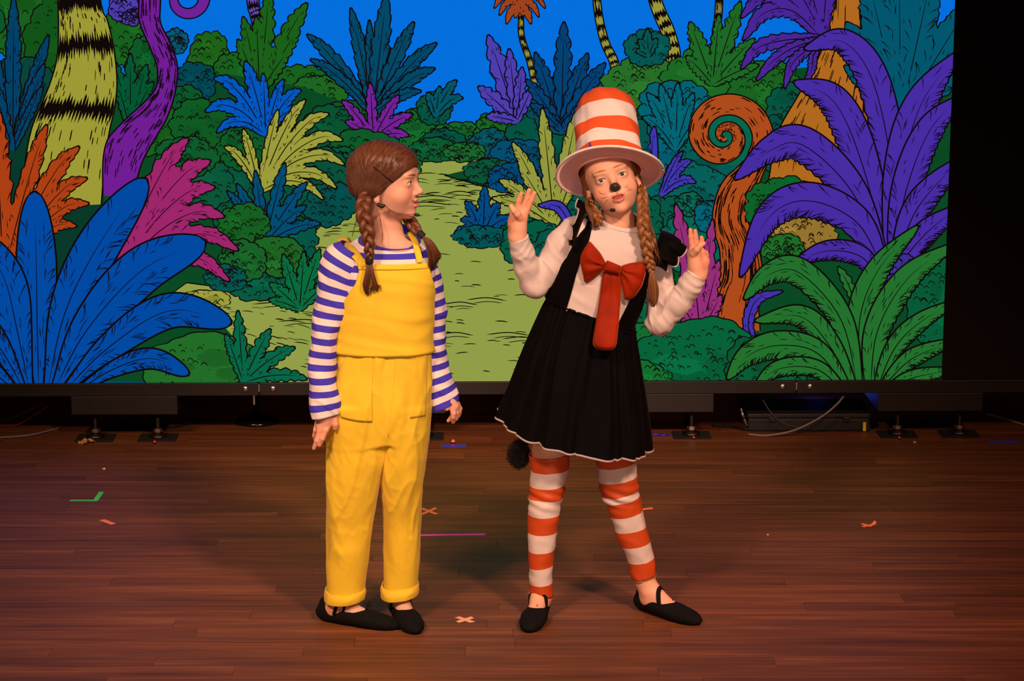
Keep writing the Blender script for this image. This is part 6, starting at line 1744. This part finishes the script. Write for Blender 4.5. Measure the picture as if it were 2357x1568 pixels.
def tape_mark(strips, mat, label, name='tape_mark', w=.011, curl=0.0):
    pts = [G(*p) for s in strips for p in s]; c = np.mean(pts, axis=0)
    root = empty(name, (c[0], c[1], 0)); tag(root, label, 'tape mark', 'coloured tape marks on the stage floor')
    for k, (p, q) in enumerate(strips): strip_mesh('tape_strip', G(*p), G(*q), w * 1.35, mat, root, .0006 + .0004 * k, curl)
tape_mark([((161, 1152.5), (224, 1152.5)), ((219, 1154), (234, 1133))], T_GREEN, 'green tape corner mark on the floor at the left', w=.013)
tape_mark([((234, 1197), (261, 1207))], T_ORANGE, 'short orange tape scrap on the floor below the green corner mark', w=.015)
tape_mark([((969, 1170), (1005, 1184)), ((970, 1185), (1004, 1170))], T_ORANGE, 'orange tape cross on the floor beside the yellow trouser leg')
tape_mark([((968, 1232.5), (1117, 1230.5))], T_PINK, 'long pink tape line on the floor between the two people', w=.014)
tape_mark([((1052, 1421), (1088, 1433)), ((1053, 1433), (1088, 1422))], T_PEACH, 'pale peach tape cross on the floor between the slippers', w=.013)
tape_mark([((1472, 1174), (1502, 1170))], T_ORANGE, 'orange tape scrap peeping out behind the striped leg', w=.014)
tape_mark([((1983, 1206), (2014, 1214)), ((1985, 1213), (2015, 1207))], T_ORANGE, 'crumpled orange tape cross alone on the floor at the right', curl=.02)
tape_mark([((1016, 1027), (1072, 1026.5))], T_BLUE, 'blue tape strip on the floor by the red indicator light', w=.030)
tape_mark([((2277, 1018), (2345, 1018))], T_BLUE, 'blue tape strip on the floor near the right edge', w=.028)
# small litter
CRUMB = plain('paper_scrap', (226, 196, 176), .8)
for k, (x, y, s, lab) in enumerate(((239, 1081, .0065, 'small white paper crumb behind the green corner mark'), (1767, 1232, .0035, 'tiny white crumb on the floor left of the lone orange cross'), (2105, 1020, .006, 'pale scrap by the foot plate under the screen at the right'))):
    bm = bmesh.new(); bmesh.ops.create_icosphere(bm, subdivisions=2, radius=s); r = random.Random(k)
    for v in bm.verts: v.co *= r.uniform(.7, 1.15); v.co.z = max(v.co.z * .6, -s * .45)
    me = bpy.data.meshes.new('paper_crumb'); bm.to_mesh(me); bm.free(); me.materials.append(CRUMB); o = bpy.data.objects.new('paper_crumb', me); link(o)
    p = G(x, y); o.location = (p[0], p[1], s * .46); tag(o, lab, 'crumb', 'scraps on the stage floor')
# crumpled tan tape on the foot plate at left
TAN = plain('tan_tape', (196, 142, 72), .6, bump=.5, bscale=80, var=.2)
c = G(200, 1020); root = empty('crumpled_tape', (c[0], c[1], 0)); tag(root, 'crumpled tan tape lying on the leftmost foot plate', 'tape')
for k, (dx, dy, a) in enumerate(((-.016, 0, .3), (.012, .004, -.5), (-.002, -.014, 1.1))):
    V, Fc = [], []; n = 7; r = random.Random(k + 3)
    for i in range(n):
        for j in range(n):
            u, v = (i / (n - 1) - .5) * .034, (j / (n - 1) - .5) * .026
            V.append((c[0] + dx + u * math.cos(a) - v * math.sin(a), c[1] + dy + u * math.sin(a) + v * math.cos(a), .009 + .006 * math.sin(u * 160 + k) + .004 * math.cos(v * 190 + k) + r.uniform(-.0008, .0008)))
    for i in range(n - 1):
        for j in range(n - 1): Fc.append((i * n + j, (i + 1) * n + j, (i + 1) * n + j + 1, i * n + j + 1))
    o = mesh_obj('tape_fold', V, Fc, TAN, root, True); md = o.modifiers.new('thickness', 'SOLIDIFY'); md.thickness = .0012
# cables
def cable(label, pts, r, mat, n=50):
    p = catmull(np.array(pts), n); p[:, 2] = np.maximum(p[:, 2], r * .98)
    root = tube('cable', p, r, mat); tag(root, label, 'cable', 'cables under the video screen'); return root
RED = plain('red_cable', (150, 34, 16), .5); GREY = plain('grey_cable', (120, 112, 110), .45); BLACKC = plain('black_cable', (14, 13, 14), .5); YCAB = plain('yellow_cable', (190, 170, 30), .5); PURC = plain('violet_cable', (70, 34, 130), .5)
def U(x, y, Y, z=None):
    p = P(x, y, Y); return p if z is None else np.array([p[0], p[1], z])
cable('upper red cable sagging under the left end of the screen', [U(-40, 990, 2.55), U(20, 965, 2.55), U(60, 948, 2.55), U(95, 930, 2.56)], .004, RED)
cable('lower red cable rising to the left foot box', [U(-40, 992, 2.50), U(30, 982, 2.50), U(75, 958, 2.5), U(112, 933, 2.52)], .004, RED)
cable('grey cable curving along the floor at the left', [G(-30, 1012) + [0, 0, .005], G(60, 1006) + [0, 0, .005], G(110, 996) + [0, 0, .006], U(138, 986, 2.46)], .004, GREY)
cable('black cable loop on the floor between the left foot plates', [U(268, 962, 2.55), G(300, 984) + [0, 0, .006], G(350, 990) + [0, 0, .006], G(420, 982) + [0, 0, .006], U(470, 960, 2.6)], .005, BLACKC)
cable('thick grey cable looping over the black case', [U(1722, 994, 2.35, .005), U(1770, 997, 2.33, .006), U(1830, 990, 2.33), U(1890, 960, 2.33), U(1925, 932, 2.34), U(1942, 912, 2.36)], .0042, GREY)
cable('thin dark cable sagging before the black case', [U(1755, 920, 2.37), U(1775, 950, 2.36), U(1805, 975, 2.35), U(1840, 983, 2.35), U(1868, 972, 2.35)], .003, plain('dark_cable', (48, 42, 44), .5))
cable('yellow cable on the floor behind the right foot plates', [G(2270, 955) + [0, 0, .004], G(2310, 966) + [0, 0, .004], G(2370, 984) + [0, 0, .004], G(2440, 1000) + [0, 0, .004]], .004, YCAB)
cable('violet cable coil lit blue under the screen', [U(1780, 936, 2.72), U(1850, 930, 2.73), U(1920, 928, 2.74), U(1965, 936, 2.75), U(1940, 944, 2.72), U(1890, 938, 2.71)], .004, PURC)
cable('black cable lying by the chrome plug', [G(1640, 982) + [0, 0, .006], G(1680, 985) + [0, 0, .006], G(1720, 992) + [0, 0, .006], G(1760, 990) + [0, 0, .006]], .006, BLACKC)
cable('violet cable on the floor behind the striped legs', [G(1495, 1004) + [0, 0, .004], G(1512, 1003) + [0, 0, .004], G(1528, 1005) + [0, 0, .004], G(1540, 1002) + [0, 0, .004]], .004, plain('blue_cable', (40, 50, 190), .5))
# black equipment case with yellow tape
CASE = plain('black_case', (22, 21, 22), .6, bump=.3, bscale=300, var=.2)
p0, p1 = G(1722, 994), G(2003, 994); zc = float(P(1860, 952, p0[1])[2])
case = empty('equipment_case', ((p0[0] + p1[0]) / 2, p0[1] + .13, 0)); tag(case, 'long low black equipment case under the right half of the screen', 'case')
yf = float(p0[1]); box('case_body', (p0[0], yf, .002), (p1[0], yf + .26, zc * .72), CASE, case, .006); box('case_lid', (p0[0] - .003, yf - .003, zc * .72), (p1[0] + .003, yf + .263, zc), CASE, case, .006)
for q in (.2, .8):
    xx = p0[0] + (p1[0] - p0[0]) * q; box('case_latch', (xx - .012, yf - .008, zc * .55), (xx + .012, yf - .001, zc * .82), DARKSTEEL, case, .002)
ty = P(1990, 972, yf - .006); tb_ = P(1990, 993, yf - .006); box('yellow_tape', (ty[0] - .006, yf - .0085, max(.004, tb_[2])), (ty[0] + .006, yf - .0035, ty[2]), T_YEL, case, .001)
# chrome plug standing by the case
c = G(1718, 990); plug = empty('cable_plug', tuple(c)); tag(plug, 'chrome cable plug leaning beside the black case', 'plug')
tube('plug_shell', [U(1722, 984, c[1], None), U(1714, 966, c[1]), U(1708, 950, c[1])], [.006, .008, .007], STEEL, plug, 14, 10); tube('plug_collar', [U(1713, 963, c[1]), U(1710, 957, c[1])], [.0095, .0095], BLACKC, plug, 14)
tube('plug_tip', [U(1708, 950, c[1]), U(1706, 940, c[1])], [.006, .0045], STEEL, plug, 12, 5)
# round stand base behind the beam
c = G(592, 972); sb_ = empty('stand_base', (c[0], c[1], 0)); tag(sb_, 'round black stand base under the screen left of the yellow trousers', 'stand')
V, Fc, UV = tube_data([(c[0], c[1], .001), (c[0], c[1], .006), (c[0], c[1], .016), (c[0], c[1], .022)], [.085, .086, .080, .03], 48); mesh_obj('base_disc', V, Fc, plain('gloss_black', (10, 10, 11), .18), sb_)
V, Fc, UV = tube_data([(c[0], c[1], .02), (c[0], c[1], .42)], [.009, .009], 14); mesh_obj('stand_tube', V, Fc, DARKSTEEL, sb_)
# indicator lights on the foot plates
IND = glow('red_indicator', (255, 52, 30), 3.0); IND2 = glow('dim_red_indicator', (200, 20, 14), .8)
for x, y, m, s, lab in ((1043, 1017, IND, .0065, 'bright red indicator light on the floor by the blue tape'), (356, 1018, IND2, .005, 'dim red indicator light on a left foot plate'), (1597, 1008, IND2, .0045, 'dim red indicator light on the foot plate behind the skirt'), (2070, 1008, IND2, .004, 'dim red indicator light on the right foot plate')):
    p = G(x, y, .006); root = empty('indicator_light', (p[0], p[1], .0)); tag(root, lab, 'light', 'red indicator lights')
    V, Fc, UV = tube_data([(p[0], p[1], .0006), (p[0], p[1], .0054)], [s * 1.3, s * 1.3], 14); mesh_obj('housing', V, Fc, RUBBER, root)
    V, Fc, UV = tube_data([(p[0], p[1], .0054), (p[0], p[1], .0054 + s * .8), (p[0], p[1], .0054 + s * 1.4)], [s, s * .9, s * .3], 12); mesh_obj('lens', V, Fc, m, root)
# the blue work light behind the screen
ld = bpy.data.lights.new('blue_work_light', 'POINT'); ld.energy = 0.5; ld.color = (.06, .10, 1.0); ld.shadow_soft_size = .05
o = bpy.data.objects.new('blue_work_light', ld); link(o); o.location = P(1880, 900, 2.95)
